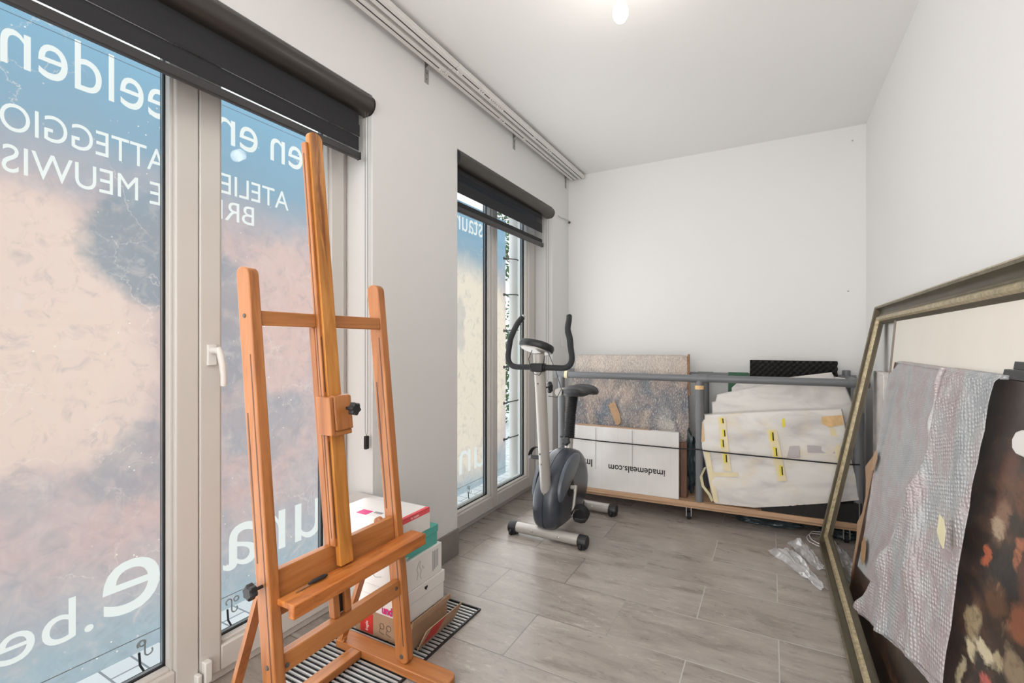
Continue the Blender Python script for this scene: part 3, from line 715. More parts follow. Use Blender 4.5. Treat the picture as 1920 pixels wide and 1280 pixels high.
leafy('garden_tree', 'loose leafed tree outside above the banner edge', 'tree', (-6.0, 11.6, 4.0), 1.0, 1.2, 1.3, 1500, 0.07, 0.08)

# banner
BX = -2.0; BY0, BY1, BZ0, BZ1 = -0.7, 3.535, 0.045, 2.205
txf = lambda y, z: frame_mat((BX, y, z), (0, -1, 0), (0, 0, 1), (-1, 0, 0))
LET = [  # words, y where they begin and end (read from outside), baseline z, height of x or H, bold
    ('restaur', 3.315, 2.800, 1.993, 0.100, -0.0010, 'x'),
    ('jen', 1.578, 1.358, 1.996, 0.104, -0.0010, 'x'),
    ('en', 1.297, 1.120, 1.996, 0.104, -0.0010, 'x'),
    ('beelden', 1.030, 0.497, 1.996, 0.106, -0.0010, 'x'),
    ('ATELIER', 1.450, 1.070, 1.785, 0.083, 0.0045, 'H'),
    ('ATTEGGIO', 0.932, 0.496, 1.798, 0.082, 0.0045, 'H'),
    ('BRI', 1.280, 1.132, 1.676, 0.080, 0.0045, 'H'),
    ('E MEUWIS', 0.918, 0.500, 1.673, 0.082, 0.0045, 'H'),
    ('un', 3.195, 2.845, 0.193, 0.165, 0.0020, 'x'),
    ('ura', 1.632, 1.145, 0.204, 0.178, 0.0045, 'x'),
    ('e', 0.914, 0.741, 0.207, 0.180, 0.0075, 'x'),
    ('.be', 0.717, 0.490, 0.197, 0.088, 0.0010, 'x'),
]
tb = thing('hanging_banner', 'large printed banner with white mirrored lettering hanging outside both windows', 'banner', (BX, 1.4, BZ0))
def outline(body, size, bold):
    cu = bpy.data.curves.new('txt', 'FONT'); cu.body = body; cu.size = size; cu.offset = bold; cu.resolution_u = 5; cu.fill_mode = 'NONE'
    o = bpy.data.objects.new('txt', cu); COL.objects.link(o); bpy.context.view_layer.update()
    me = bpy.data.meshes.new_from_object(o.evaluated_get(bpy.context.evaluated_depsgraph_get()))
    v = [(p.co.x, p.co.y) for p in me.vertices]; e = [tuple(q.vertices) for q in me.edges]
    bpy.data.objects.remove(o); bpy.data.meshes.remove(me); bpy.data.curves.remove(cu)
    return v, e
REFH = {c: max(p[1] for p in outline(c, 1.0, 0)[0]) for c in 'xH'}
from mathutils.geometry import delaunay_2d_cdt
import numpy as np
V2 = [(BY0, BZ0), (BY1, BZ0), (BY1, BZ1), (BY0, BZ1)]; E2 = [(0, 1), (1, 2), (2, 3), (3, 0)]; TE = []
OWN = []
for wi, (s_, y, ye, z, hh, bo_, rc) in enumerate(LET):
    v, e = outline(s_, hh / REFH[rc], bo_); b = len(V2); x0 = min(p[0] for p in v); x1 = max(p[0] for p in v)
    v = [(y + (ye - y) * (p[0] - x0) / (x1 - x0), z + p[1]) for p in v]; V2 += v; e = [(i + b, j + b) for i, j in e]; E2 += e; TE += [(V2[i], V2[j]) for i, j in e]
r_ = delaunay_2d_cdt([Vector(p) for p in V2], E2, [], 0, 1e-6)
cv_, cf_ = r_[0], r_[2]
te = np.array(TE, float); A_, B_ = te[:, 0], te[:, 1]
inside, outside = [], []
for f in cf_:
    cx = sum(cv_[i].x for i in f) / 3; cz = sum(cv_[i].y for i in f) / 3
    hit = (A_[:, 1] > cz) != (B_[:, 1] > cz)
    a_, b_ = A_[hit], B_[hit]
    xs = a_[:, 0] + (cz - a_[:, 1]) / (b_[:, 1] - a_[:, 1]) * (b_[:, 0] - a_[:, 0])
    (inside if (np.sum(xs > cx) % 2) else outside).append(f)
def submesh(fs):
    m = MB(); used = sorted({i for f in fs for i in f}); mp = {k: i for i, k in enumerate(used)}
    m.add([(BX, cv_[k].x, cv_[k].y) for k in used], [tuple(mp[i] for i in f) for f in fs]); return m
submesh(outside).build('sheet', M['banner'], tb)
for s_, y, ye, z, hh, bo_, rc in LET:
    fs = []
    for f in inside:
        cx = sum(cv_[i].x for i in f) / 3; cz = sum(cv_[i].y for i in f) / 3
        if ye - 0.01 <= cx <= y + 0.01 and z - hh * 0.45 <= cz <= z + hh * 1.6: fs.append(f)
    inside = [f for f in inside if f not in fs]
    submesh(fs).build('lettering', M['banner_white'], tb, label='white lettering')
hm = MB(); hm.box(BX + 0.0008, BX + 0.0016, BY0, BY1, BZ0 + 0.052, BZ0 + 0.0545); hm.box(BX + 0.0008, BX + 0.0016, BY0, BY1, BZ1 - 0.056, BZ1 - 0.0545); hm.build('hem_seam', M['ink_grey'], tb)
def torus(mb, c, R, r, ax, n=18, k=8):
    ax = Vector(ax).normalized(); a = ax.orthogonal().normalized(); b = ax.cross(a); c = Vector(c)
    mb.tube([c + a * R * math.cos(2 * PI * i / n) + b * R * math.sin(2 * PI * i / n) for i in range(n)], r, k, closed=True)
for y in (0.16, 0.51, 0.857, 1.20, 1.55, 1.90, 2.25, 2.60, 2.965, 3.30):
    m = MB(); torus(m, (BX + 0.002, y, 0.072), 0.010, 0.0028, (1, 0, 0)); m.build('eyelet', M['steel'], tb, smooth=True)
    m = MB(); torus(m, (BX + 0.002, y, 2.182), 0.010, 0.0028, (1, 0, 0)); m.build('eyelet', M['steel'], tb, smooth=True)
def shook(c):
    m = MB(); x, y, z = c; pts = []
    for k in range(9): a = PI * 1.25 - k * PI * 1.25 / 8 ; pts.append((x, y + 0.012 * math.cos(a), z - 0.012 + 0.012 * math.sin(a)))
    pts += [(x, y + 0.012, z - 0.035)]
    for k in range(9): a = PI - k * PI * 1.2 / 8; pts.append((x, y + 0.024 + 0.012 * math.cos(a), z - 0.05 - 0.012 * math.sin(a)))
    m.tube(pts, 0.0030, 8); return m
for y, l in ((0.857, 'steel hook at the banner hem seen through the left pane of the near window'), (1.172, 'steel hook at the banner hem seen through the right pane of the near window'), (2.965, 'steel hook at the banner hem seen through the far window')):
    t = thing('banner_hook', l, 'hook', (BX + 0.006, y, -0.02), group='hooks on the banner hem')
    shook((BX + 0.006, y - 0.006, 0.085)).build('hook_wire', M['steel'], t, smooth=True)
    m = MB(); m.tube([(BX + 0.03, y + 0.03, -0.055), (BX + 0.012, y + 0.002, -0.03), (BX + 0.008, y - 0.01, 0.0), (BX + 0.006, y - 0.012, 0.045)], 0.004, 8); m.lathe([(0.022, 0), (0.020, 0.006), (0.006, 0.014)], (BX + 0.03, y + 0.03, -0.06), n=10)
    m.build('ground_anchor', M['black'], t, smooth=True)
for k in range(6):
    z = 0.335 + 0.31 * k
    m = MB(); m.tube([(BX + 0.002, 3.505, z), (BX + 0.008, 3.56, z + 0.004), (BX + 0.035, 3.64, z + 0.01), (BX + 0.042, 3.675, z + 0.01), (BX + 0.03, 3.71, z + 0.01), (BX - 0.03, 3.71, z), (BX - 0.042, 3.675, z - 0.004), (BX - 0.03, 3.63, z - 0.008), (BX + 0.004, 3.55, z - 0.006), (BX + 0.002, 3.505, z)], 0.0045, 8)
    torus(m, (BX + 0.002, 3.505, z), 0.011, 0.003, (1, 0, 0))
    o = m.build('bungee_loop', M['black'], smooth=True)
    tag(o, 'dark elastic loop lacing the banner edge to the white post', 'elastic loop', 'elastic loops along the banner edge')

# ------------------------------------------------------------------ floor grate
t = thing('floor_grate', 'long slatted metal floor grate under the easel and boxes', 'floor grate', (-1.30, 1.0, 0))
MB().box(-1.498, -1.109, 0.12, 1.728, 0.0005, 0.002).build('pit_liner', M['rubber'], t)
m = MB(); ring_ = [(-1.503, -1.497, 0.115, 1.733), (-1.110, -1.104, 0.115, 1.733)]
for x0, x1, y0, y1 in ring_: m.box(x0, x1, y0, y1, 0, 0.0085)
m.box(-1.497, -1.110, 0.115, 0.121, 0, 0.0085); m.box(-1.497, -1.110, 1.727, 1.733, 0, 0.0085); m.box(-1.308, -1.300, 0.121, 1.727, 0.002, 0.005)
m.build('frame', M['black'], t)
m = MB(); y = 0.135
while y < 1.722: m.box(-1.497, -1.110, y - 0.0032, y + 0.0032, 0.003, 0.0082); y += 0.0197
m.build('slats', M['slat'], t)

# ------------------------------------------------------------------ easel
ez = thing('artist_easel', 'tall orange-brown wooden studio easel standing before the near window', 'easel', (-1.18, 1.04, 0))
LEAN = -0.107; XB = -1.105
def ex(z, off=0.0): return XB + LEAN * (z - 0.05) + off      # front face of the uprights
def slab(mb, y0, y1, z0, z1, off0, off1, top='flat'):
    """board in the leaning plane between front offset off1 and back offset off0"""
    if top == 'flat':
        mb.hexa([(ex(z0, off0), y0, z0), (ex(z0, off1), y0, z0), (ex(z0, off1), y1, z0), (ex(z0, off0), y1, z0), (ex(z1, off0), y0, z1), (ex(z1, off1), y0, z1), (ex(z1, off1), y1, z1), (ex(z1, off0), y1, z1)])
    return mb
def rounded(mb, y0, y1, z0, z1, off0, off1, r_top=0.0, r_bot=0.0, axis='y', seg=8):
    """upright with its top (and foot) rounded across y"""
    prof = []
    if r_bot:
        for k in range(seg + 1): a = PI + PI * k / seg; prof.append(((y0 + y1) / 2 + (y1 - y0) / 2 * math.cos(a), z0 + r_bot + r_bot * math.sin(a)))
    else: prof += [(y0, z0), (y1, z0)]
    for k in range(seg + 1): a = PI * k / seg; prof.append(((y0 + y1) / 2 + (y1 - y0) / 2 * math.cos(a), z1 - r_top + r_top * math.sin(a)))
    n = len(prof)
    mb.add([(ex(z, off0), y, z) for y, z in prof] + [(ex(z, off1), y, z) for y, z in prof], [tuple(reversed(range(n))), tuple(range(n, 2 * n))] + [(i, (i + 1) % n, n + (i + 1) % n, n + i) for i in range(n)])
    return mb
def rounded_x(mb, y0, y1, z0, z1, off0, off1, r, seg=8, rb=0.0):
    """upright with its top rounded across its depth"""
    prof = []; oc, oh = (off0 + off1) / 2, (off1 - off0) / 2
    if rb:
        for k in range(seg + 1): a = PI + PI * k / seg; prof.append((oc + oh * math.cos(a), z0 + rb + rb * math.sin(a)))
    else: prof += [(off0, z0), (off1, z0)]
    for k in range(seg + 1): a = PI * k / seg; prof.append((oc + oh * math.cos(a), z1 - r + r * math.sin(a)))
    n = len(prof)
    mb.add([(ex(z, o), y0, z) for o, z in prof] + [(ex(z, o), y1, z) for o, z in prof], [tuple(reversed(range(n))), tuple(range(n, 2 * n))] + [(i, (i + 1) % n, n + (i + 1) % n, n + i) for i in range(n)])
for ya, yb, gz in ((0.780, 0.811, 0.97), (1.264, 1.295, 1.02)):
    p = MB(); rounded_x(p, ya, yb, 0.037, 1.372, -0.056, 0.0, 0.022, rb=0.022)
    po = p.build('upright', M['wood_z'], ez, bevel=0.003)
    g = MB(); slab(g, ya - 0.0006, ya + 0.002, 0.57, gz, -0.046, -0.041); slab(g, ya - 0.0006, ya + 0.002, 0.10, gz + 0.16, -0.017, -0.013); g.build('groove', M['darkwood'], po)
    bt = MB()
    for z in (1.235, 0.305): bt.lathe([(0.0065, 0), (0.006, 0.002), (0.002, 0.003)], (ex(z, -0.030), ya, z), (0, -1, 0), 12)
    bt.lathe([(0.008, 0), (0.007, 0.003), (0.003, 0.004)], (ex(0.062, -0.028), ya, 0.062), (0, -1, 0), 12)
    bt.build('bolt', M['chain'], po, smooth=True)
slab(MB(), 0.811, 1.264, 1.208, 1.250, -0.030, -0.004).build('top_rail', M['wood_y'], ez, bevel=0.003)
slab(MB(), 0.811, 1.264, 0.425, 0.545, -0.036, -0.014).build('middle_rail', M['wood_y'], ez, bevel=0.002)
slab(MB(), 0.811, 1.264, 0.277, 0.327, -0.036, -0.008).build('lower_rail', M['wood_y'], ez, bevel=0.003)
bt = MB()
for y, z in ((0.822, 0.295), (1.245, 0.307)): bt.lathe([(0.0065, 0), (0.006, 0.002), (0.002, 0.003)], (ex(z, -0.008), y, z), (1, 0, 0), 12)
bt.build('bolt', M['chain'], ez, smooth=True)
# centre column of two stiles with a slot, behind the mast
for y0, y1 in ((0.990, 1.012), (1.034, 1.056)):
    slab(MB(), y0, y1, 0.327, 1.208, -0.040, -0.016).build('centre_stile', M['wood_z'], ez, bevel=0.002)
slab(MB(), 1.012, 1.034, 0.545, 1.2, -0.040, -0.026).build('column_groove', M['darkwood'], ez)
slab(MB(), 1.012, 1.034, 0.33, 0.425, -0.040, -0.030).build('slot_latch', M['black'], ez)
# sliding mast
m = MB(); rounded(m, 1.000, 1.050, 0.485, 1.835, -0.004, 0.016, r_top=0.020)
ms = m.build('mast', M['mast'], ez, bevel=0.0025)
m = MB(); slab(m, 0.990, 1.000, 0.545, 1.795, -0.014, 0.008); rn = m.build('mast_runner', M['wood_z'], ms, bevel=0.002)
m = MB(); slab(m, 0.9893, 0.991, 0.57, 1.76, -0.006, -0.003); slab(m, 0.994, 0.9975, 0.57, 0.86, 0.0075, 0.0086); slab(m, 0.994, 0.9975, 1.01, 1.18, 0.0075, 0.0086); m.build('groove', M['darkwood'], rn)
# canvas clamp block with knob
m = MB(); rounded_x(m, 0.996, 1.062, 0.893, 1.000, 0.016, 0.046, 0.006)
cb = m.build('clamp_block', M['wood_z'], ez, bevel=0.005)
slab(MB(), 0.9965, 1.0615, 0.877, 0.893, 0.016, 0.040).build('clamp_lip', M['wood_y'], cb, bevel=0.004)
slab(MB(), 0.980, 0.996, 0.880, 0.996, -0.018, 0.042).build('side_guide', M['wood_z'], cb, bevel=0.003)
def knob(mb, c, ax, r=0.019, l=0.022, stem=0.022):
    ax = Vector(ax).normalized(); a = ax.orthogonal().normalized(); b = ax.cross(a); c = Vector(c)
    mb.cyl(c, c + ax * stem, 0.0045, 10); n = 36; vs = []; lv = [(0.75, stem), (1.0, stem + 0.004), (1.0, stem + l - 0.004), (0.8, stem + l)]
    for rr, h in lv:
        for k in range(n):
            t_ = 2 * PI * k / n; q = r * rr * (1 + 0.12 * math.cos(6 * t_)); vs.append(c + ax * h + a * q * math.cos(t_) + b * q * math.sin(t_))
    fs = [(i * n + k, i * n + (k + 1) % n, (i + 1) * n + (k + 1) % n, (i + 1) * n + k) for i in range(3) for k in range(n)] + [tuple(range(n)), tuple(range(3 * n, 4 * n))]
    mb.add(vs, fs); return mb
kz = 0.958; knob(MB(), (ex(kz, 0.046), 1.040, kz), (1, 0, 0)).build('knob', M['black'], cb, smooth=True)
kz = 0.515; knob(MB(), (ex(kz, -0.028), 0.780, kz), (0, -1, 0)).build('knob', M['black'], ez, smooth=True)
# tray: shelf, lip
m = MB(); m.prism([(-1.152, 0.463), (-1.106, 0.463), (-1.106, 0.440), (-1.083, 0.440), (-1.083, 0.479), (-1.152, 0.479)], 'y', 0.800, 1.335)
m.build('tray', M['tray'], ez, bevel=0.003)
# feet
def foot(yc):
    m = MB(); y0, y1 = yc - 0.036, yc + 0.036; pts = [(-1.446, y0), (-0.965, y0)]
    for k in range(7): a = -PI / 2 + PI / 2 * k / 6; pts.append((-0.960 + 0.028 * math.cos(a), y0 + 0.028 + 0.028 * math.sin(a)))
    for k in range(7): a = PI / 2 * k / 6; pts.append((-0.960 + 0.028 * math.cos(a), y1 - 0.028 + 0.028 * math.sin(a)))
    pts.append((-1.446, y1)); m.prism(pts, 'z', 0.0088, 0.038); return m.build('foot', M['wood_x'], ez, bevel=0.003)
foot(0.795); foot(1.283)
MB().box(-1.362, -1.312, 0.831, 1.247, 0.0088, 0.036).build('foot_crossbar', M['wood_y'], ez, bevel=0.003)
for y in (0.822, 1.253):
    a, b = Vector((ex(0.515, -0.075), y, 0.520)), Vector((-1.412, y, 0.052))
    m = MB(); m.bar(a, b, 0.014, 0.028, up=(0, 1, 0)); m.cyl(a + Vector((0, -0.007, 0)), a + Vector((0, 0.007, 0)), 0.018, 16); m.cyl(b + Vector((0, -0.007, 0)), b + Vector((0, 0.007, 0)), 0.0145, 16)
    m.build('back_strut', M['wood_z'], ez, bevel=0.0)
# palette knife on the tray
t = thing('palette_knife', 'small steel palette knife with black handle on the easel tray', 'palette knife', (-1.128, 0.90, 0.4795))
m = MB(); m.add([(-1.135, 0.845, 0.481), (-1.131, 0.842, 0.481), (-1.129, 0.885, 0.484), (-1.137, 0.885, 0.484), (-1.135, 0.845, 0.482), (-1.131, 0.842, 0.482), (-1.129, 0.885, 0.485), (-1.137, 0.885, 0.485)],
                  [(0, 3, 2, 1), (4, 5, 6, 7), (0, 1, 5, 4), (1, 2, 6, 5), (2, 3, 7, 6), (3, 0, 4, 7)]); m.build('blade', M['steel'], t)
MB().tube([(-1.133, 0.884, 0.4865), (-1.132, 0.900, 0.4875), (-1.130, 0.935, 0.4875), (-1.130, 0.945, 0.487)], 0.004, 10, rs=[0.003, 0.006, 0.006, 0.003]).build('handle', M['black'], t, smooth=True)

# ------------------------------------------------------------------ stack of boxes
def pbox(name, label, x0, x1, y0, y1, z0, z1, mat, lid=None, wall=True):
    t = thing(name, label, 'box', ((x0 + x1) / 2, (y0 + y1) / 2, z0), group='boxes stacked behind the easel')
    if lid:
        MB().box(x0 + 0.003, x1 - 0.003, y0 + 0.003, y1 - 0.003, z0, z1 - 0.004).build('carton', mat, t, bevel=0.0015)
        MB().box(x0, x1, y0, y1, z1 - lid, z1).build('lid', mat, t, bevel=0.002)
    else: MB().box(x0, x1, y0, y1, z0, z1).build('carton', mat, t, bevel=0.002)
    return t
FX = lambda x, y, z: frame_mat((x, y, z), (0, 1, 0), (0, 0, 1), (1, 0, 0))      # on a face looking +x
FY = lambda x, y, z: frame_mat((x, y, z), (1, 0, 0), (0, 0, 1), (0, -1, 0))     # on a face looking -y
bx = pbox('cardboard_carton', 'open brown cardboard carton with red labels, bottom of the stack', -1.468, -1.175, 1.366, 1.585, 0.0088, 0.108, M['card_brown'])
m = MB(); m.box(-1.468, -1.168, 1.361, 1.366, 0.096, 0.112); m.box(-1.1745, -1.168, 1.366, 1.60, 0.098, 0.118); m.build('rim', M['card_brown'], bx)
fl = MB(); fl.hexa([(-1.158, 1.372, 0.012), (-1.154, 1.372, 0.012), (-1.154, 1.598, 0.012), (-1.158, 1.598, 0.012), (-1.112, 1.372, 0.100), (-1.108, 1.372, 0.100), (-1.108, 1.598, 0.100), (-1.112, 1.598, 0.100)])
flo = fl.build('flap', M['card_brown'], bx)
q = MB(); q.add([(-1.1535, 1.385, 0.0135), (-1.1535, 1.470, 0.0135), (-1.1075, 1.490, 0.0985), (-1.1075, 1.405, 0.0985)], [(0, 1, 2, 3)]); q.build('red_label', M['ink_red'], flo)
MB().box(-1.440, -1.372, 1.3650, 1.3658, 0.014, 0.094).build('red_label', M['ink_red'], bx)
text_mesh('fragile', 0.020, frame_mat((-1.398, 1.3646, 0.022), (0, 0, 1), (-1, 0, 0), (0, -1, 0)), 0.0003, 0, 0.8, 'LEFT').build('print', M['ink_white'], bx)
m = MB()
for cx_ in (-1.325, -1.290): torus(m, (cx_, 1.3652, 0.060), 0.011, 0.0008, (0, 1, 0), 16, 5); m.tube([(cx_ - 0.008, 1.3652, 0.052), (cx_ - 0.014, 1.3652, 0.036), (cx_ + 0.01, 1.3652, 0.030)], 0.0008, 5)
m.build('print', M['ink_black'], bx)
b2 = pbox('shoe_box', 'white shoe box with a heart shaped hole, on top of the brown carton', -1.452, -1.180, 1.352, 1.575, 0.1125, 0.228, M['box_white'], lid=0.048)
hp = []
for k in range(24):
    a = 2 * PI * k / 24; hp.append((1.455 + 0.00062 * 16 * math.sin(a) ** 3, 0.206 + 0.00062 * (13 * math.cos(a) - 5 * math.cos(2 * a) - 2 * math.cos(3 * a) - math.cos(4 * a))))
MB().prism(hp, 'x', -1.1802, -1.1793).build('heart_hole', M['ink_black'], b2)
text_mesh('und', 0.044, FY(-1.286, 1.3520, 0.122), 0.0006, 0.001, 0.82, 'CENTER').build('print', M['ink_magenta'], b2)
b3 = pbox('drawing_carton', 'white flat carton with small line drawing, in the middle of the stack', -1.440, -1.184, 1.338, 1.560, 0.2285, 0.345, M['box_white'])
m = MB()
pts = [(1.405, 0.255), (1.412, 0.275), (1.405, 0.295), (1.415, 0.318), (1.425, 0.322), (1.420, 0.300), (1.430, 0.285), (1.424, 0.262), (1.432, 0.250)]
m.tube([(-1.1836, y, z) for y, z in pts], 0.0009, 5); m.tube([(-1.1836, 1.436, 0.30), (-1.1836, 1.442, 0.285), (-1.1836, 1.450, 0.292)], 0.0009, 5); m.build('line_drawing', M['ink_grey'], b3)
m = MB()
for k in range(4): m.box(-1.1842, -1.1833, 1.500 + 0.010 * k, 1.505 + 0.010 * k, 0.250 + 0.003 * k, 0.328)
m.build('print', M['ink_grey'], b3)
m = MB(); m.tube([(-1.40, 1.3376, 0.262), (-1.36, 1.3376, 0.275), (-1.33, 1.3376, 0.262), (-1.30, 1.3376, 0.27)], 0.0009, 5); m.build('print', M['ink_grey'], b3)
b4 = pbox('teal_box', 'teal green carton with a loose lid, second from the top of the stack', -1.583, -1.190, 1.322, 1.545, 0.3455, 0.424, M['box_teal'], lid=0.03)
text_mesh('go', 0.02, FX(-1.1895, 1.345, 0.352), 0.0003, 0, 1, 'LEFT').build('print', M['ink_white'], b4)
b5 = pbox('label_box', 'white flat box with red edge label, top of the stack', -1.586, -1.188, 1.305, 1.490, 0.4245, 0.508, M['box_white'])
m = MB(); m.box(-1.204, -1.1872, 1.3, 1.486, 0.5085, 0.5093); m.box(-1.1882, -1.1872, 1.33, 1.486, 0.490, 0.5093); m.build('red_stripe', M['ink_pinkred'], b5)
MB().box(-1.40, -1.35, 1.3045, 1.345, 0.5085, 0.509).build('magenta_patch', M['ink_magenta'], b5)
text_mesh('in room', 0.014, FX(-1.1870, 1.375, 0.495), 0.0003, 0, 1.0, 'LEFT').build('print', M['ink_white'], b5)
m = MB(); m.box(-1.34, -1.30, 1.335, 1.35, 0.5083, 0.509); m.box(-1.31, -1.27, 1.38, 1.385, 0.5083, 0.509); m.build('print', M['ink_grey'], b5)

# ------------------------------------------------------------------ exercise bike
bk = thing('exercise_bike', 'silver and dark grey exercise bike in front of the far window', 'exercise bike', (-1.155, 2.75, 0))
CXB = -1.155
def stab(y, nm):
    m = MB(); x0, x1 = -1.405, -0.905
    m.tube([(x0 + 0.04, y, 0.042), (x1 - 0.04, y, 0.042)], 0.031, 24); so = m.build('stabiliser', M['silver'], bk, smooth=True)
    for a, b in ((x0, x0 + 0.055), (x1 - 0.055, x1)):
        m = MB(); m.tube([(a, y, 0.038), (a + (b - a) * 0.12, y, 0.038), (b - (b - a) * 0.12, y, 0.038), (b, y, 0.038)], 0.036, 20, rs=[0.031, 0.037, 0.037, 0.034])
        m.box(a + 0.008, b - 0.008, y - 0.030, y + 0.030, 0.0, 0.03); c = m.build('end_cap', M['black'], so, smooth=True, bevel=0.002)
        xm = (a + b) / 2; MB().lathe([(0.012, -0.007), (0.017, -0.006), (0.017, 0.006), (0.012, 0.007)], (xm, y - 0.036, 0.019), (1, 0, 0), 16).build('wheel', M['rubber'], c, smooth=True)
    m = MB()
    for x in (-1.24, -1.07): m.lathe([(0.008, 0), (0.007, 0.004), (0.002, 0.006)], (x, y - 0.030, 0.045), (0, -1, 0), 12)
    m.build('bolt', M['steel'], so, smooth=True)
stab(2.535, 'front'); stab(3.115, 'rear')
# base beam and shroud
MB().box(CXB - 0.028, CXB + 0.028, 2.56, 3.10, 0.045, 0.075).build('base_beam', M['black'], bk, bevel=0.004)
prof = [(2.535, 0.062), (2.492, 0.085), (2.475, 0.13), (2.470, 0.20), (2.482, 0.27), (2.51, 0.33), (2.56, 0.39), (2.63, 0.445), (2.71, 0.478), (2.80, 0.490), (2.88, 0.480), (2.95, 0.452), (3.01, 0.40), (3.05, 0.33), (3.065, 0.25), (3.05, 0.18), (3.00, 0.12), (2.93, 0.075), (2.87, 0.062)]
def pillow(mb, prof, cx, rings):
    cy = sum(p[0] for p in prof) / len(prof); cz = sum(p[1] for p in prof) / len(prof); n = len(prof); vs = []; fs = []
    for dx, s in rings: vs += [(cx + dx, cy + (y - cy) * s, cz + (z - cz) * s) for y, z in prof]
    for i in range(len(rings) - 1):
        for k in range(n): fs.append((i * n + k, i * n + (k + 1) % n, (i + 1) * n + (k + 1) % n, (i + 1) * n + k))
    fs.append(tuple(range(n))); fs.append(tuple((len(rings) - 1) * n + k for k in range(n))); mb.add(vs, fs); return mb
def smoothprof(p, it=2):
    for _ in range(it):
        q = []
        for i in range(len(p)):
            a, b = p[i], p[(i + 1) % len(p)]; q += [(a[0] * .75 + b[0] * .25, a[1] * .75 + b[1] * .25), (a[0] * .25 + b[0] * .75, a[1] * .25 + b[1] * .75)]
        p = q
    return p
sp_ = smoothprof(prof, 2)
R_ = [(-0.088, 0.70), (-0.085, 0.80), (-0.076, 0.90), (-0.060, 0.96), (-0.036, 0.99), (-0.004, 1.0), (-0.0025, 0.985), (0.0025, 0.985), (0.004, 1.0), (0.036, 0.99), (0.060, 0.96), (0.076, 0.90), (0.085, 0.80), (0.088, 0.70)]
sh = pillow(MB(), sp_, CXB, R_).build('shroud', M['shroud'], bk, smooth=True)
# lighter oval panels each side, upper front
def panel(side):
    pr = smoothprof([(2.520, 0.225), (2.515, 0.30), (2.555, 0.375), (2.64, 0.44), (2.74, 0.472), (2.83, 0.468), (2.845, 0.42), (2.79, 0.36), (2.69, 0.31), (2.59, 0.255)], 2)
    pillow(MB(), pr, CXB + side * 0.082, [(-0.010, 1.0), (-0.004 if side < 0 else 0.004, 1.0), (0.0095 * side * 1.0 if side > 0 else 0.0, 0.97), (0.012, 0.90)] if side > 0 else [(0.010, 1.0), (0.004, 1.0), (-0.0095, 0.97), (-0.012, 0.90)]).build('side_panel', M['panelgrey'], sh, smooth=True)
panel(1); panel(-1)
for side in (1, -1):
    m = MB(); m.lathe([(0.055, 0.0), (0.055, 0.004), (0.048, 0.006), (0.030, 0.006)], (CXB + side * 0.085, 2.69, 0.285), (side, 0, 0), 28); m.build('crank_recess', M['rubber'], sh, smooth=True)
    m = MB(); m.cyl((CXB + side * 0.07, 2.69, 0.285), (CXB + side * 0.120, 2.69, 0.285), 0.013, 16)
    ang = math.radians(28); L = 0.155; dy, dz = (-math.sin(ang) * side, -math.cos(ang) * side)
    a = Vector((CXB + side * 0.116, 2.69, 0.285)); b = a + Vector((0, dy, dz)) * L
    m.tube([a + Vector((0, -dy, -dz)) * 0.012, a + Vector((side * 0.006, 0, 0)) + Vector((0, dy, dz)) * 0.03, b + Vector((side * 0.012, 0, 0)), b + Vector((side * 0.012, dy * 0.012, dz * 0.012))], 0.009, 10, rs=[0.012, 0.009, 0.008, 0.010])
    cr_ = m.build('crank', M['silver'], bk, smooth=True)
    p = b + Vector((side * 0.062, 0, 0)); tilt = 0.25
    pm = Matrix.Translation(p) @ Matrix.Rotation(tilt * side, 4, 'X')
    m = MB(pm); m.cyl((-side * 0.052, 0, 0), (side * 0.04, 0, 0), 0.007, 12); m.prism(smoothprof([(-0.040, -0.046), (0.040, -0.052), (0.046, 0.0), (0.040, 0.052), (-0.040, 0.046)], 1), 'z', -0.014, 0.012)
    pd = m.build('pedal', M['black'], cr_, bevel=0.003)
    m = MB(pm); pts = []
    for k in range(11): a_ = PI * k / 10; pts.append((0.050 * math.cos(a_), 0.0, 0.004 + 0.058 * math.sin(a_)))
    for i in range(10):
        (x0, _, z0), (x1, _, z1) = pts[i], pts[i + 1]
        m.hexa([(x0, -0.026, z0), (x1, -0.026, z1), (x1, 0.026, z1), (x0, 0.026, z0), (x0 * 0.95, -0.026, z0 + 0.003), (x1 * 0.95, -0.026, z1 + 0.003), (x1 * 0.95, 0.026, z1 + 0.003), (x0 * 0.95, 0.026, z0 + 0.003)])
    m.build('toe_strap', M['rubber'], pd)
# front post
p0, p1 = Vector((CXB, 2.525, 0.262)), Vector((CXB, 2.425, 1.100))
m = MB(); m.tube([p0 - Vector((0, -0.003, 0.018)), p0, p1], 0.032, 28, rs=[0.024, 0.032, 0.032]); 
fp = m.build('front_post', M['silver'], bk, smooth=True)
m = MB()
for z, dx in ((0.93, 0.0), (0.52, -0.012), (0.46, -0.006)):
    f = (z - 0.262) / 0.838; m.lathe([(0.005, -0.003), (0.005, 0.002), (0.002, 0.004)], (CXB + dx, 2.525 - 0.1 * f - 0.031, z), (0, -1, 0), 10)
m.build('bolt', M['chain'], fp, smooth=True)
# tension knob, right side of post
m = MB(); knob(m, (CXB + 0.012, 2.475, 0.905), (0.75, 0.66, 0), r=0.030, l=0.026, stem=0.018); m.build('tension_knob', M['black'], bk, smooth=True)
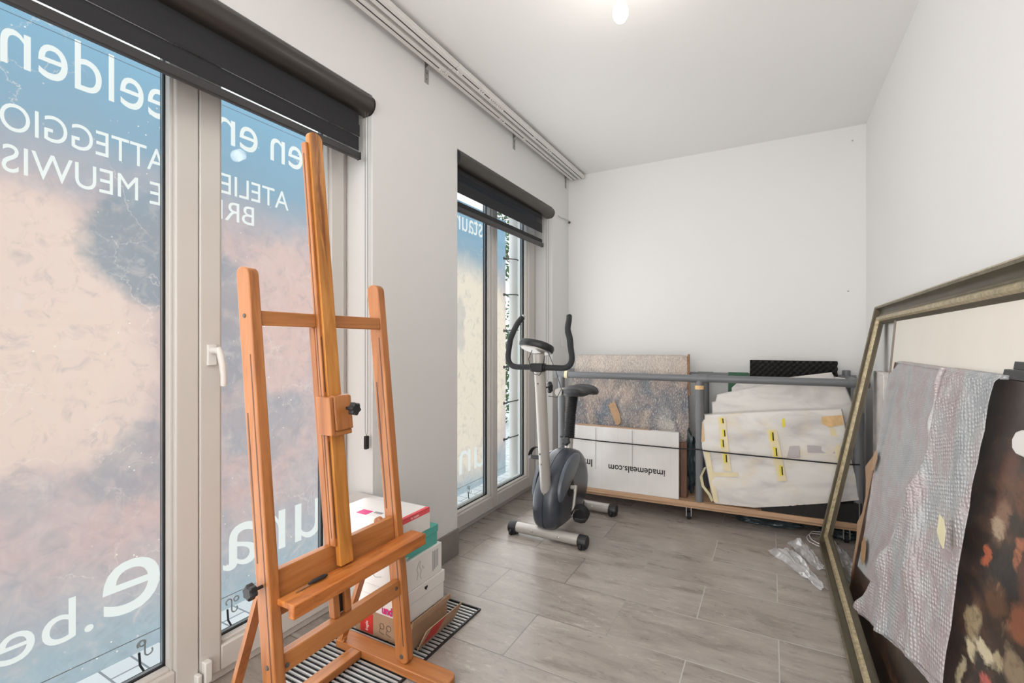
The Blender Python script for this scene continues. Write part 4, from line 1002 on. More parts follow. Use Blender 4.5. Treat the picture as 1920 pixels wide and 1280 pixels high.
# handlebar
def hb(side):
    y = 2.425
    P = [(0.028, y - 0.002, 1.022), (0.09, y, 1.022), (0.150, y, 1.022), (0.180, y, 1.033), (0.196, y, 1.055), (0.200, y, 1.085), (0.193, y, 1.135), (0.186, y + 0.004, 1.185), (0.172, y + 0.012, 1.225), (0.166, y + 0.025, 1.250), (0.160, y + 0.055, 1.285), (0.150, y + 0.085, 1.312)]
    P = [Vector((CXB + side * p[0], p[1], p[2])) for p in P]
    g = []                                                # denser by Catmull-Rom
    for i in range(len(P) - 1):
        a, b, c, d = P[max(i - 1, 0)], P[i], P[i + 1], P[min(i + 2, len(P) - 1)]
        for k in range(4):
            t_ = k / 4; g.append(0.5 * ((2 * b) + (c - a) * t_ + (2 * a - 5 * b + 4 * c - d) * t_ * t_ + (3 * b - a - 3 * c + d) * t_ ** 3))
    g.append(P[-1])
    m = MB(); n = len(g); m.tube(g, 0.0165, 14, rs=[0.0175 if i > n * 0.55 and i < n * 0.72 else 0.0165 for i in range(n)])
    o = m.build('handlebar_grip', M['grip'], bk, smooth=True)
    dr = (P[-1] - P[-2]).normalized(); MB().tube([P[-1], P[-1] + dr * 0.016], 0.0105, 14).build('tube_end', M['steel'], o, smooth=True)
hb(1); hb(-1)
m = MB(); m.cyl((CXB - 0.045, 2.418, 1.022), (CXB + 0.045, 2.418, 1.022), 0.021, 18); m.box(CXB - 0.038, CXB + 0.038, 2.385, 2.445, 0.998, 1.046); m.build('handlebar_clamp', M['black'], bk, bevel=0.006)
# console: tilted disc, underside pale
cm = Matrix.Translation((CXB - 0.025, 2.445, 1.138)) @ Matrix.Rotation(math.radians(-20), 4, 'X') @ Matrix.Rotation(math.radians(9), 4, 'Y')
m = MB(cm); n = 36; rings = [(0.92, -0.018), (1.0, -0.010), (1.02, 0.006), (0.97, 0.020), (0.80, 0.026), (0.3, 0.028)]
vs = [(0.105 * s * math.cos(2 * PI * k / n), 0.085 * s * math.sin(2 * PI * k / n), z) for s, z in rings for k in range(n)]
m.add(vs, [(i * n + k, i * n + (k + 1) % n, (i + 1) * n + (k + 1) % n, (i + 1) * n + k) for i in range(len(rings) - 1) for k in range(n)] + [tuple(range(n)), tuple(range((len(rings) - 1) * n, len(rings) * n))])
cn = m.build('console', M['black'], bk, smooth=True)
m = MB(cm); vs = [(0.088 * math.cos(2 * PI * k / n) * s - 0.004, 0.070 * math.sin(2 * PI * k / n) * s, z) for s, z in ((1, -0.018), (0.97, -0.024)) for k in range(n)]
m.add(vs, [(k, (k + 1) % n, n + (k + 1) % n, n + k) for k in range(n)] + [tuple(range(n)), tuple(range(n, 2 * n))]); m.build('underside_cover', M['silver'], cn, smooth=True, label='pale grey underside of the console')
m = MB(); m.tube([(CXB - 0.03, 2.40, 1.12), (CXB - 0.045, 2.385, 1.07), (CXB - 0.035, 2.385, 1.02), (CXB - 0.01, 2.387, 0.985), (CXB + 0.02, 2.39, 0.98), (CXB + 0.036, 2.40, 1.01), (CXB + 0.045, 2.405, 1.09)], 0.0022, 6)
m.tube([(CXB + 0.05, 2.45, 1.10), (CXB + 0.09, 2.46, 1.0), (CXB + 0.115, 2.48, 0.90), (CXB + 0.085, 2.49, 0.85), (CXB + 0.03, 2.49, 0.855)], 0.0018, 6); m.build('cable', M['black'], bk, smooth=True)
# seat post, boot, knob, saddle
s0, s1 = Vector((CXB + 0.002, 2.865, 0.455)), Vector((CXB, 2.96, 0.815))
MB().tube([s0, s0 + (s1 - s0) * 0.28], 0.026, 20).build('seat_tube', M['silver'], bk, smooth=True)
ax = (s1 - s0); m = MB(); pts = []; rs = []
for i in range(101):
    f = 0.24 + 0.76 * i / 100; pts.append(s0 + ax * f + Vector((0, -0.012 * math.sin(PI * (f - 0.24) / 0.76), 0))); rs.append(0.0305 + (0.0035 if i % 4 < 2 else -0.001))
m.tube(pts, 0.03, 16, rs=rs); m.build('bellows', M['rubber'], bk, smooth=True)
m = MB(); knob(m, tuple(s0 + ax * 0.20 + Vector((0.0, -0.020, 0))), (-0.2, -1, 0.1), r=0.028, l=0.022, stem=0.018); m.build('height_knob', M['black'], bk, smooth=True)
def saddle():
    m = MB(); nu, nv = 28, 16
    sg = lambda q, e: math.copysign(abs(q) ** e, q)
    def P(u, v):
        yy = -0.135 + 0.27 * u; wdt = 0.070 + 0.052 * (0.5 - 0.5 * math.cos(min(1, u / 0.8) * PI)); k = abs(2 * u - 1)
        endf = max(0.0, 1 - k ** 5) ** 0.45
        a = 2 * PI * v; x = wdt * endf * sg(math.cos(a), 0.7); z = 0.028 * (0.35 + 0.65 * endf) * (1 if k < 0.999 else 0) * sg(math.sin(a), 0.75)
        dip = 0.012 * u + 0.006 * math.cos(4 * PI * (u - 0.5)) - 0.014 * (x / 0.12) ** 2
        return Vector((CXB + 0.030 + x, 2.965 + yy, 0.842 + z + dip))
    m.grid(P, nu, nv); return m.build('saddle', M['pad'], bk, smooth=True)
sd = saddle()
m = MB(); m.prism(smoothprof([(-0.004, -0.024), (0.040, -0.026), (0.046, 0.0), (0.040, 0.026), (-0.004, 0.022)], 2), 'y', 0, 0.075)
m.v = [Vector((p.x + CXB - 0.088, p.y + 2.862, p.z + 0.838)) for p in m.v]; m.build('saddle_highlight', M['silver'], sd, smooth=True)  # silver piece added in place of the highlight on the saddle's left end
m = MB(); m.box(CXB - 0.03, CXB + 0.03, 2.92, 3.00, 0.805, 0.825); m.build('saddle_clamp', M['black'], bk, bevel=0.003)

# ------------------------------------------------------------------ cart
RZ = math.atan(0.057)
CT = Matrix.Translation((-0.45, 3.24, 0)) @ Matrix.Rotation(RZ, 4, 'Z')       # cart-local: u along its length, v towards the wall
ct = thing('storage_trolley', 'long wheeled wooden trolley with a grey pipe frame against the end wall', 'trolley', (-0.45, 3.24, 0), RZ)
U0, U1, VD = -0.93, 0.91, 0.40
m = MB(CT); m.box(U0, U1, 0.0, VD, 0.105, 0.132); m.build('board', M['plywood'], ct, bevel=0.002)
m = MB(CT); m.box(U0, U1, 0.02, 0.045, 0.085, 0.105); m.build('board_batten', M['plywood'], ct)
for u in (-0.84, -0.02, 0.84):
    for v in (0.055, VD - 0.06):
        m = MB(CT); m.box(u - 0.022, u + 0.022, v - 0.022, v + 0.022, 0.098, 0.105); m.box(u - 0.017, u - 0.013, v - 0.016, v + 0.016, 0.022, 0.100); m.box(u + 0.013, u + 0.017, v - 0.016, v + 0.016, 0.022, 0.100)
        c = m.build('caster', M['zinc'], ct)
        m = MB(CT); m.lathe([(0.020, -0.011), (0.027, -0.009), (0.027, 0.009), (0.020, 0.011)], (u, v, 0.027), (1, 0, 0), 20); m.build('wheel', M['rubber'], c, smooth=True)
PR = 0.0235; ZR = 0.930
posts = [(-0.90, 0.035), (0.045, 0.035), (0.895, 0.035), (-0.90, VD - 0.03), (0.065, VD - 0.03), (0.895, VD - 0.03)]
for i, (u, v) in enumerate(posts):
    ztop = ZR if i != 5 else 0.985
    if i == 0: ztop = 0.95
    m = MB(CT); m.tube([(u, v, 0.132), (u, v, ztop)], PR, 20); po = m.build('post', M['pipe'], ct, smooth=True)
    m = MB(CT); m.tube([(u, v, 0.40 if i == 4 else 0.66), (u, v, 0.48 if i == 4 else 0.76)], PR + 0.0035, 20); m.build('coupling', M['pipe'], po, smooth=True)
    if i == 5:
        m = MB(CT); m.tube([(u, v, 0.985), (u, v, 0.986)], PR * 0.85, 20); m.build('open_end', M['rubber'], po)
for v in (0.035, VD - 0.03):
    m = MB(CT); m.tube([(-0.90, v, ZR), (0.895, v, ZR)], PR, 20); rl = m.build('rail', M['pipe'], ct, smooth=True)
    for u in (0.045 if v < 0.1 else 0.065, -0.90, 0.895):
        m = MB(CT); m.tube([(u - 0.05, v, ZR), (u + 0.05, v, ZR)], PR + 0.0035, 20); m.build('tee_fitting', M['pipe'], rl, smooth=True)
for u in (-0.90, 0.895):
    m = MB(CT); m.tube([(u, 0.035, ZR), (u, VD - 0.03, ZR)], PR, 20); m.build('end_rail', M['pipe'], ct, smooth=True)
m = MB(CT); m.tube([(0.045, 0.035, 0.60), (0.058, 0.16, 0.62), (0.065, VD - 0.03, 0.66)], PR * 0.9, 16); m.build('brace', M['pipe'], ct, smooth=True)
for (u, v, z, a) in ((-0.872, 0.035, ZR, 'u'), (0.045, 0.035, 0.905, 'z')):
    m = MB(CT)
    if a == 'u': m.tube([(u, v, z), (u + 0.022, v, z)], PR + 0.0045, 20)
    else: m.tube([(u, v, z - 0.045), (u, v, z - 0.020)], PR + 0.0045, 20)
    m.build('sticker', M['tape_cream'] if a == 'u' else M['tape_orange'], ct, smooth=True)
m = MB(CT); m.tube([(-0.90, 0.003, 0.478), (-0.60, -0.012, 0.474), (-0.10, -0.014, 0.472), (0.045, 0.006, 0.474)], 0.0042, 8); m.build('elastic_cord', M['rubber'], ct, smooth=True)
m = MB(CT); m.tube([(0.045, 0.006, 0.474), (0.10, -0.016, 0.473), (0.50, -0.018, 0.470), (0.82, -0.014, 0.468), (0.895, 0.006, 0.47)], 0.0042, 8); m.build('elastic_cord', M['rubber'], ct, smooth=True)
def cpt(x, vy): # world x to trolley u for a given v
    return (x + 0.45) / math.cos(RZ) + math.tan(RZ) * vy

# helper: polygon slab standing on the trolley, front face leaning back
def panelslab(poly, v0, lean, thick, mat, name, parent, bev=0.01, sub=True, amp=0.004, seed=0, z0=0.132):
    """poly in (world x, z); rounded, slightly puffy slab"""
    pts = []
    for i in range(len(poly)):
        a, b = poly[i], poly[(i + 1) % len(poly)]; L = math.hypot(b[0] - a[0], b[1] - a[1]); k = max(1, int(L / 0.05))
        for j in range(k): pts.append((a[0] + (b[0] - a[0]) * j / k, a[1] + (b[1] - a[1]) * j / k))
    cx = sum(p[0] for p in pts) / len(pts); cz = sum(p[1] for p in pts) / len(pts)
    m = MB(CT); n = len(pts); rings = []
    prof = [(0.0, 0.0), (0.25, -0.0015), (0.5, -0.003), (0.75, -0.0035), (0.93, -0.003), (0.985, -0.001), (1.0, thick * 0.25), (1.0, thick * 0.75), (0.985, thick), (0.0, thick)]
    vs = []; fs = []
    for s, dv in prof:
        for x, z in pts:
            X_, Z_ = cx + (x - cx) * max(s, 0.001), cz + (z - cz) * max(s, 0.001)
            wv = noise.noise(Vector((X_ * 5 + seed, Z_ * 7, seed))) * amp * (1 if dv < thick * 0.5 else 0)
            vs.append((cpt(X_, v0), v0 + lean * (Z_ - z0) + dv + wv, max(Z_, z0 + 0.0005)))
    for i in range(len(prof) - 1):
        for k in range(n): fs.append((i * n + k, i * n + (k + 1) % n, (i + 1) * n + (k + 1) % n, (i + 1) * n + k))
    m.add(vs, fs)
    return m.build(name, mat, parent, smooth=True)

# white flattened carton, front left
t = thing('white_carton', 'large flattened white cardboard carton with upside-down black print on the trolley', 'cardboard box', (-0.89, 3.27, 0.132), RZ)
m = MB(CT); ul, ur = cpt(-1.262, 0.02), cpt(-0.53, 0.02)
m.hexa([(ul, 0.012, 0.1325), (ur, 0.012, 0.1325), (ur, 0.055, 0.1325), (ul, 0.055, 0.1325), (ul, 0.020, 0.568), (ur, 0.020, 0.568), (ur, 0.062, 0.568), (ul, 0.062, 0.568)])
wb = m.build('carton', M['card_white'], t, bevel=0.002)
m = MB(CT)
for x in (-1.088, -0.832): m.box(cpt(x, 0.01) - 0.0012, cpt(x, 0.01) + 0.0012, 0.0145, 0.0165, 0.15, 0.56)
m.build('fold_line', M['ink_grey'], wb)
m = MB(CT); m.hexa([(ul + 0.02, 0.030, 0.5685), (ur - 0.18, 0.030, 0.5685), (ur - 0.18, 0.048, 0.5685), (ul + 0.02, 0.048, 0.5685), (ul + 0.04, 0.034, 0.580), (ur - 0.22, 0.034, 0.574), (ur - 0.22, 0.040, 0.574), (ul + 0.04, 0.040, 0.580)]); m.build('torn_edge', M['card_brown'], wb)
RX = CT.to_3x3()
ux, vx = RX @ Vector((1, 0, 0)), RX @ Vector((0, 1, 0))
def carttext(body, size, x, z, v, bold=0, sx=1.0, flip=True, align='CENTER'):
    o_ = CT @ Vector((cpt(x, v), v, z))
    return text_mesh(body, size, frame_mat(o_, -ux if flip else ux, (0, 0, -1) if flip else (0, 0, 1), -vx), 0.0005, bold, sx, align)
carttext('imademeals.com', 0.062, -0.807, 0.312, 0.0145, 0.0010, 0.93).build('print', M['ink_black'], wb)
carttext('Im', 0.075, -1.140, 0.332, 0.0145, 0.001, 0.8).build('print', M['ink_black'], wb)

# bubble wrapped canvas behind the carton
t = thing('wrapped_canvas', 'bubble wrapped canvas with brown tape leaning behind the white carton', 'wrapped painting', (-0.9, 3.45, 0.132), RZ)
bw = panelslab([(-1.32, 0.133), (-0.490, 0.133), (-0.478, 0.44), (-0.500, 1.070), (-0.53, 1.076), (-1.27, 1.072), (-1.31, 1.06), (-1.335, 0.85), (-1.33, 0.5)], 0.115, 0.15, 0.030, M['bubwrapped'], 'wrapping', t, amp=0.012, seed=3)
m = MB(CT); m.hexa([(cpt(-0.497, .2), 0.200, 0.80), (cpt(-0.488, .2), 0.200, 0.80), (cpt(-0.488, .2), 0.235, 0.80), (cpt(-0.497, .2), 0.235, 0.80), (cpt(-0.505, .2), 0.240, 1.082), (cpt(-0.495, .2), 0.240, 1.082), (cpt(-0.495, .2), 0.280, 1.082), (cpt(-0.505, .2), 0.280, 1.082)]); m.build('canvas_edge', M['card_inside'], t)
def decal(poly, v0, lean, mat, name, parent, z0=0.132, off=-0.006, th=0.0008):
    m = MB(CT); n = len(poly)
    f = [(cpt(x, v0), v0 + lean * (z - z0) + off, z) for x, z in poly]; b = [(p[0], p[1] + th, p[2]) for p in f]
    m.add(f + b, [tuple(range(n)), tuple(reversed(range(n, 2 * n)))] + [(i, (i + 1) % n, n + (i + 1) % n, n + i) for i in range(n)]); return m.build(name, mat, parent)
decal([(-1.045, 0.705), (-1.000, 0.735), (-0.958, 0.640), (-0.950, 0.585), (-0.972, 0.560), (-0.995, 0.585)], 0.115, 0.15, M['tape_brown'], 'brown_tape', t, off=-0.014)
# brown frame seen right of the carton
t = thing('brown_frame', 'brown wooden picture frame standing behind the white carton on the trolley', 'picture frame', (-0.7, 3.36, 0.132), RZ)
m = MB(CT); a, b = cpt(-0.95, 0.08), cpt(-0.487, 0.08)
m.box(b - 0.045, b, 0.066, 0.090, 0.1325, 0.50); m.box(a, a + 0.045, 0.066, 0.090, 0.1325, 0.50); m.box(a + 0.045, b - 0.045, 0.066, 0.090, 0.1325, 0.175); m.box(a + 0.045, b - 0.045, 0.066, 0.090, 0.457, 0.50)
m.build('moulding', M['darkwood'], t, bevel=0.004)
m = MB(CT); m.box(a + 0.04, b - 0.04, 0.078, 0.084, 0.17, 0.46); m.build('backing', M['card_inside'], t)

# foam wrapped panels, right half
FW = 'foam wrapped panels on the trolley'
A = [(-0.314, 0.133), (-0.092, 0.140), (0.117, 0.182), (0.331, 0.232), (0.453, 0.266), (0.430, 0.40), (0.407, 0.516), (0.373, 0.738), (0.365, 0.779), (0.0, 0.742), (-0.377, 0.697), (-0.378, 0.668), (-0.415, 0.663), (-0.399, 0.503), (-0.372, 0.39), (-0.335, 0.20)]
t = thing('foam_wrapped_artwork', 'front foam wrapped panel with yellow printed tape strips under the elastic cord', 'wrapped artwork', (0, 3.30, 0.132), RZ, FW)
pa = panelslab(A, 0.012, 0.03, 0.050, M['foamwrap'], 'foam_wrap', t, amp=0.010, seed=11)
dv = dict(v0=0.012, lean=0.03)
for poly in ([(-0.296, 0.690), (-0.252, 0.694), (-0.222, 0.40), (-0.215, 0.355), (-0.262, 0.352)], [(-0.022, 0.632), (0.030, 0.637), (0.084, 0.332), (0.038, 0.324)]):
    decal(poly, 0.012, 0.03, M['tape_clear'], 'tape_strip', pa, off=-0.0085)
decal([(0.262, 0.728), (0.366, 0.745), (0.368, 0.690), (0.300, 0.668), (0.262, 0.690)], 0.012, 0.03, M['tape_orange'], 'orange_tape', pa, off=-0.0085)
decal([(0.298, 0.668), (0.330, 0.664), (0.362, 0.490), (0.340, 0.470)], 0.012, 0.03, M['tape_clear'], 'tape_strip', pa, off=-0.0080)
decal([(-0.412, 0.655), (-0.385, 0.652), (-0.372, 0.53), (-0.392, 0.52)], 0.012, 0.03, M['tape_orange'], 'tape_strip', pa, off=-0.0080)
decal([(-0.375, 0.47), (-0.345, 0.47), (-0.290, 0.15), (-0.318, 0.15)], 0.012, 0.03, M['tape_clear'], 'tape_strip', pa, off=-0.0080)
decal([(-0.335, 0.335), (-0.180, 0.350), (-0.180, 0.325), (-0.330, 0.308)], 0.012, 0.03, M['tape_clear'], 'tape_strip', pa, off=-0.0085)
for x, z, hh in ((-0.272, 0.667, 0.034), (-0.262, 0.590, 0.046), (-0.270, 0.525, 0.052), (-0.252, 0.432, 0.056), (0.006, 0.592, 0.060), (0.024, 0.500, 0.056), (0.054, 0.390, 0.060)):
    decal([(x - 0.006, z - hh / 2), (x + 0.014, z - hh / 2), (x + 0.009, z + hh / 2), (x - 0.011, z + hh / 2)], 0.012, 0.03, M['tape_yellow'], 'tape_print', pa, off=-0.0098)
    s = -1 if int(x * 1000) % 2 else 1
    xo = x - 0.010 if s < 0 else x + 0.006
    decal([(xo - 0.001, z - hh / 2.4), (xo + 0.006, z - hh / 2.4), (xo + 0.003, z + hh / 2.4), (xo - 0.004, z + hh / 2.4)], 0.012, 0.03, M['ink_black'], 'tape_print', pa, off=-0.0108)
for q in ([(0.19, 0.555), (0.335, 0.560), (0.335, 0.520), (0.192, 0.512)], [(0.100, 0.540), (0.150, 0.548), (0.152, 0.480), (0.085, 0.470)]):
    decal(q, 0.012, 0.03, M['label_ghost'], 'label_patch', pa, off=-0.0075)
decal([(0.06, 0.702), (0.075, 0.704), (0.078, 0.655), (0.062, 0.652)], 0.012, 0.03, M['tape_yellow'], 'tape_print', pa, off=-0.0085)
B = [(-0.323, 0.30), (0.40, 0.20), (0.478, 0.504), (0.436, 0.782), (0.392, 0.906), (0.195, 0.932), (0.0, 0.90), (-0.217, 0.846), (-0.307, 0.821), (-0.318, 0.775), (-0.339, 0.770), (-0.335, 0.65)]
t = thing('foam_wrapped_artwork', 'broad plain foam wrapped panel just behind the taped front one', 'wrapped artwork', (0.05, 3.38, 0.132), RZ, FW)
panelslab([(-0.323, 0.1335), (-0.08, 0.1335), (0.45, 0.268)] + B[2:], 0.085, 0.05, 0.030, M['foamwrap2'], 'foam_wrap', t, amp=0.008, seed=21)
t = thing('foam_wrapped_artwork', 'tilted foam wrapped panel whose pale corner rises behind the front rail', 'wrapped artwork', (0.05, 3.46, 0.132), RZ, FW)
panelslab([(-0.20, 0.1335), (-0.08, 0.1335), (0.38, 0.268), (0.405, 0.60), (0.350, 0.945), (0.333, 0.980), (-0.196, 0.892), (-0.224, 0.862)], 0.140, 0.07, 0.022, M['foamwrap2'], 'foam_wrap', t, amp=0.006, seed=31)
t = thing('foam_wrapped_artwork', 'small foam wrapped panel with a pale top right corner, rearmost of the panels', 'wrapped artwork', (0.2, 3.5, 0.132), RZ, FW)
panelslab([(-0.10, 0.165), (0.42, 0.275), (0.425, 0.60), (0.408, 0.944), (0.335, 0.952), (-0.08, 0.80)], 0.185, 0.08, 0.018, M['foamwrap2'], 'foam_wrap', t, amp=0.004, seed=41)
m = MB(CT); m.hexa([(cpt(-0.262, .3), 0.245, 0.1325), (cpt(0.05, .3), 0.245, 0.1325), (cpt(0.05, .3), 0.257, 0.1325), (cpt(-0.262, .3), 0.257, 0.1325), (cpt(-0.255, .3), 0.315, 0.960), (cpt(-0.131, .3), 0.315, 0.960), (cpt(-0.131, .3), 0.327, 0.960), (cpt(-0.255, .3), 0.327, 0.960)])
tag(m.build('green_board', M['greenboard'], bevel=0.001), 'dark green board leaning on the back rail of the trolley', 'board')
# egg crate acoustic foam
def eggcrate(x0, x1, z0, z1, v0, lean, base=0.02, amp=0.014, pitch=0.036, flat=False, zz=0.133):
    m = MB(CT); nu = int((x1 - x0) / pitch * 8); nv = int((z1 - z0) / pitch * 8)
    def P(u, v):
        x = x0 + (x1 - x0) * u; z = z0 + (z1 - z0) * v; h_ = amp * (math.sin(2 * PI * (x - x0) / pitch) * math.sin(2 * PI * (z - z0) / pitch))
        if flat: return (cpt(x, 0.2), z, zz + 0.022 + 0.095 * u + h_ * 0.6)
        return (cpt(x, v0), v0 + lean * (z - 0.132) - h_ - base, z)
    m.grid(P, nu, nv)
    for s in range(4):
        def E_(u, v, s=s):
            q = [(u, 0), (u, 1), (0, u), (1, u)][s]; a = Vector(P(*q)); b = Vector(a)
            if flat: b.z = zz
            else: b.y = v0 + lean * (q[1] * (z1 - z0) + z0 - 0.132)
            return a.lerp(b, v)
        m.grid(E_, nu, 1)
    return m
o = eggcrate(-0.125, 0.372, 0.50, 1.045, 0.355, 0.0).build('acoustic_foam', M['acoustic'], smooth=True)
tag(o, 'black egg crate acoustic foam sheet upright against the end wall', 'acoustic foam')
o = eggcrate(-0.06, 0.445, 0.012, 0.33, 0, 0, flat=True, base=0.035, amp=0.010).build('acoustic_foam', M['acoustic'], smooth=True)
tag(o, 'black foam sheet lying on the trolley board under the wrapped panels', 'acoustic foam')
# crumpled dark plastic left of mid post and its clear bag
def crumple(name, label, cat, c, r, mat, n=3, amp=0.35, flat=1.0, seed=0, xf=None, fr=5.0):
    bm = bmesh.new(); bmesh.ops.create_icosphere(bm, subdivisions=n, radius=1.0)
    vs = []
    for v in bm.verts:
        d = v.co.normalized(); k = 1 + amp * noise.noise(d * fr * 0.5 + Vector((seed, seed, 0))) + amp * 0.5 * noise.noise(d * fr + Vector((0, seed, 3)))
        p = Vector((d.x * r[0] * k, d.y * r[1] * k, d.z * r[2] * k)); p.z = max(p.z, -r[2] * flat)
        vs.append(Vector(c) + p)
    fs = [tuple(v.index for v in f.verts) for f in bm.faces]; bm.free()
    m = MB(); m.add(vs, fs); o = m.build(name, mat, smooth=True); tag(o, label, cat); return o
crumple('plastic_bag', 'dark crumpled plastic bag on the trolley beside the middle pipe post', 'plastic bag', tuple(CT @ Vector((-0.02, 0.17, 0.34))), (0.050, 0.050, 0.205), M['dust'], 4, 0.3, 1.0, 5)
crumple('plastic_roll', 'grey green roll of plastic lying on the floor under the trolley', 'plastic roll', (-0.010, 3.42, 0.026), (0.185, 0.045, 0.030), M['dust'], 4, 0.25, 0.85, 9)
crumple('plastic_roll', 'dark plastic bundle under the right end of the trolley', 'plastic bundle', (0.36, 3.40, 0.030), (0.10, 0.05, 0.032), M['dust'], 4, 0.3, 0.9, 2)
# loose tape end by mid post
m = MB(CT); pts = [(0.075, 0.010, 0.36), (0.050, 0.0, 0.30), (0.062, -0.004, 0.24), (0.100, 0.0, 0.19), (0.118, 0.004, 0.150)]
for i in range(4):
    a, b = Vector(pts[i]), Vector(pts[i + 1]); m.add([a, a + Vector((0.014, 0.012, 0.004)), b + Vector((0.014, 0.012, 0.004)), b], [(0, 1, 2, 3)])
o = m.build('tape_end', M['tape_cream'], pa, solid=0.001)
# thin white cable loops on the floor
m = MB(); pts = []
for k in range(40): a = 2 * PI * k / 22; pts.append((0.255 + 0.075 * math.cos(a) * (1 - k * 0.008), 3.27 + 0.11 * math.sin(a), 0.006 + 0.004 * math.sin(k) ** 2 + 0.0006 * k))
m.tube(pts, 0.0022, 6); tag(m.build('white_cable', M['white_plastic'], smooth=True), 'thin white cable coiled on the floor by the trolley', 'cable')
# crumpled clear film on the floor, two strips
def filmsheet(a, b, w0, w1, seed, name, label, hump=0.05):
    a, b = Vector(a), Vector(b); d = (b - a); sd = Vector((-d.y, d.x, 0)).normalized(); m = MB()
    def P(u, v):
        ww = w0 + (w1 - w0) * u + 0.02 * noise.noise(Vector((u * 4, seed, 0))); s = (v - 0.5)
        p = a + d * u + sd * ww * s
        z = 0.004 + hump * math.sin(PI * v) ** 0.7 * (0.45 + 0.55 * abs(noise.noise(Vector((u * 4, v * 2, seed)))) * 2) * (0.4 + 0.6 * math.sin(PI * min(1, u * 1.1 + 0.1)))
        z += 0.012 * noise.noise(Vector((u * 7, v * 9, seed))) + 0.003 * noise.noise(Vector((u * 20, v * 14, seed)))
        p.z = max(0.002, z); return p
    m.grid(P, 60, 24); o = m.build(name, M['film'], smooth=True, solid=0.0006); tag(o, label, 'plastic film'); return o
filmsheet((0.045, 3.02, 0), (0.222, 2.64, 0), 0.13, 0.035, 1.0, 'plastic_film', 'clear crumpled plastic film strip on the floor nearest the gilded frame corner', 0.055)
filmsheet((0.13, 3.17, 0), (0.235, 2.86, 0), 0.10, 0.05, 4.0, 'plastic_film', 'clear crumpled film strip on the floor closer to the trolley', 0.05)
filmsheet((0.30, 3.20, 0), (0.40, 2.66, 0), 0.12, 0.08, 8.0, 'plastic_film', 'clear crumpled plastic film on the floor inside the gilded frame', 0.07)

# ------------------------------------------------------------------ right side: frame, painting, canvas, bubble wrap
FA, FB = 0.236, 0.193
fr_ = thing('gilded_frame', 'large empty antique gilded picture frame leaning against the right wall', 'picture frame', (0.30, 1.9, 0))
th = math.atan(FB); e1 = Vector((math.sin(th), 0, math.cos(th))); en = Vector((-math.cos(th), 0, math.sin(th)))   # up the plane, and out of it towards the room
HF = 1.372; YF0, YF1 = 0.75, 3.205
O0 = Vector((FA + 0.036, 0, 0.0105))
def fp_(y, h_, n_): return O0 + e1 * h_ + en * n_ + Vector((0, y, 0))
PROF = [(0.0, -0.008), (0.0, 0.022), (0.005, 0.032), (0.012, 0.036), (0.020, 0.032), (0.025, 0.018), (0.034, 0.011), (0.048, 0.011), (0.060, 0.017), (0.065, 0.025), (0.072, 0.028), (0.081, 0.024), (0.086, 0.013), (0.093, 0.008), (0.099, 0.002), (0.100, -0.006)]
MIX = [0, 0, 1, 0, 2, 2, 2, 0, 1, 1, 1, 1, 2, 2, 2, 2]
def moulding(side):
    m = MB(); n = len(PROF); vs = []
    for d, h_ in PROF:
        if side == 'b': q = [(YF0 + d, d), (YF1 - d, d)]
        if side == 't': q = [(YF0 + d, HF - d), (YF1 - d, HF - d)]
        if side == 'l': q = [(YF1 - d, d), (YF1 - d, HF - d)]
        if side == 'r': q = [(YF0 + d, d), (YF0 + d, HF - d)]
        K = 24
        for k in range(K + 1): vs.append(fp_(q[0][0] + (q[1][0] - q[0][0]) * k / K, q[0][1] + (q[1][1] - q[0][1]) * k / K, h_))
    K = 24
    for i in range(n - 1):
        m.cur = MIX[i] if i < len(MIX) else 0
        m.add([], [])
    b = len(m.v); m.v += vs
    for i in range(n):
        j = (i + 1) % n
        for k in range(K): m.f.append([i * (K + 1) + k, i * (K + 1) + k + 1, j * (K + 1) + k + 1, j * (K + 1) + k]); m.mi.append(MIX[i] if i < n - 1 else 0)
    for e in (0, K): m.f.append([i * (K + 1) + e for i in range(n)]); m.mi.append(0)
    return m.build('moulding', [M['gold'], M['goldb'], M['goldd']], fr_, smooth=True)
for s in 'btlr': moulding(s)

# cream canvas behind
cv = thing('cream_canvas', 'large blank cream canvas behind the bubble wrap inside the gilded frame', 'canvas', (0.45, 2.0, 0))
def leanbox(mb, y0, y1, z0, z1, a, b, th_):
    X_ = lambda z: a + b * z
    mb.hexa([(X_(z0), y0, z0), (X_(z0) + th_, y0, z0), (X_(z0) + th_, y1, z0), (X_(z0), y1, z0), (X_(z1), y0, z1), (X_(z1) + th_, y0, z1), (X_(z1) + th_, y1, z1), (X_(z1), y1, z1)]); return mb
leanbox(MB(), 0.9, 2.775, 0.001, 1.285, 0.408, 0.082, 0.016).build('canvas', M['canvas'], cv, bevel=0.002)
leanbox(MB(), 2.775, 2.800, 0.001, 1.285, 0.404, 0.082, 0.020).build('side_edge', M['canvas_edge'], cv)
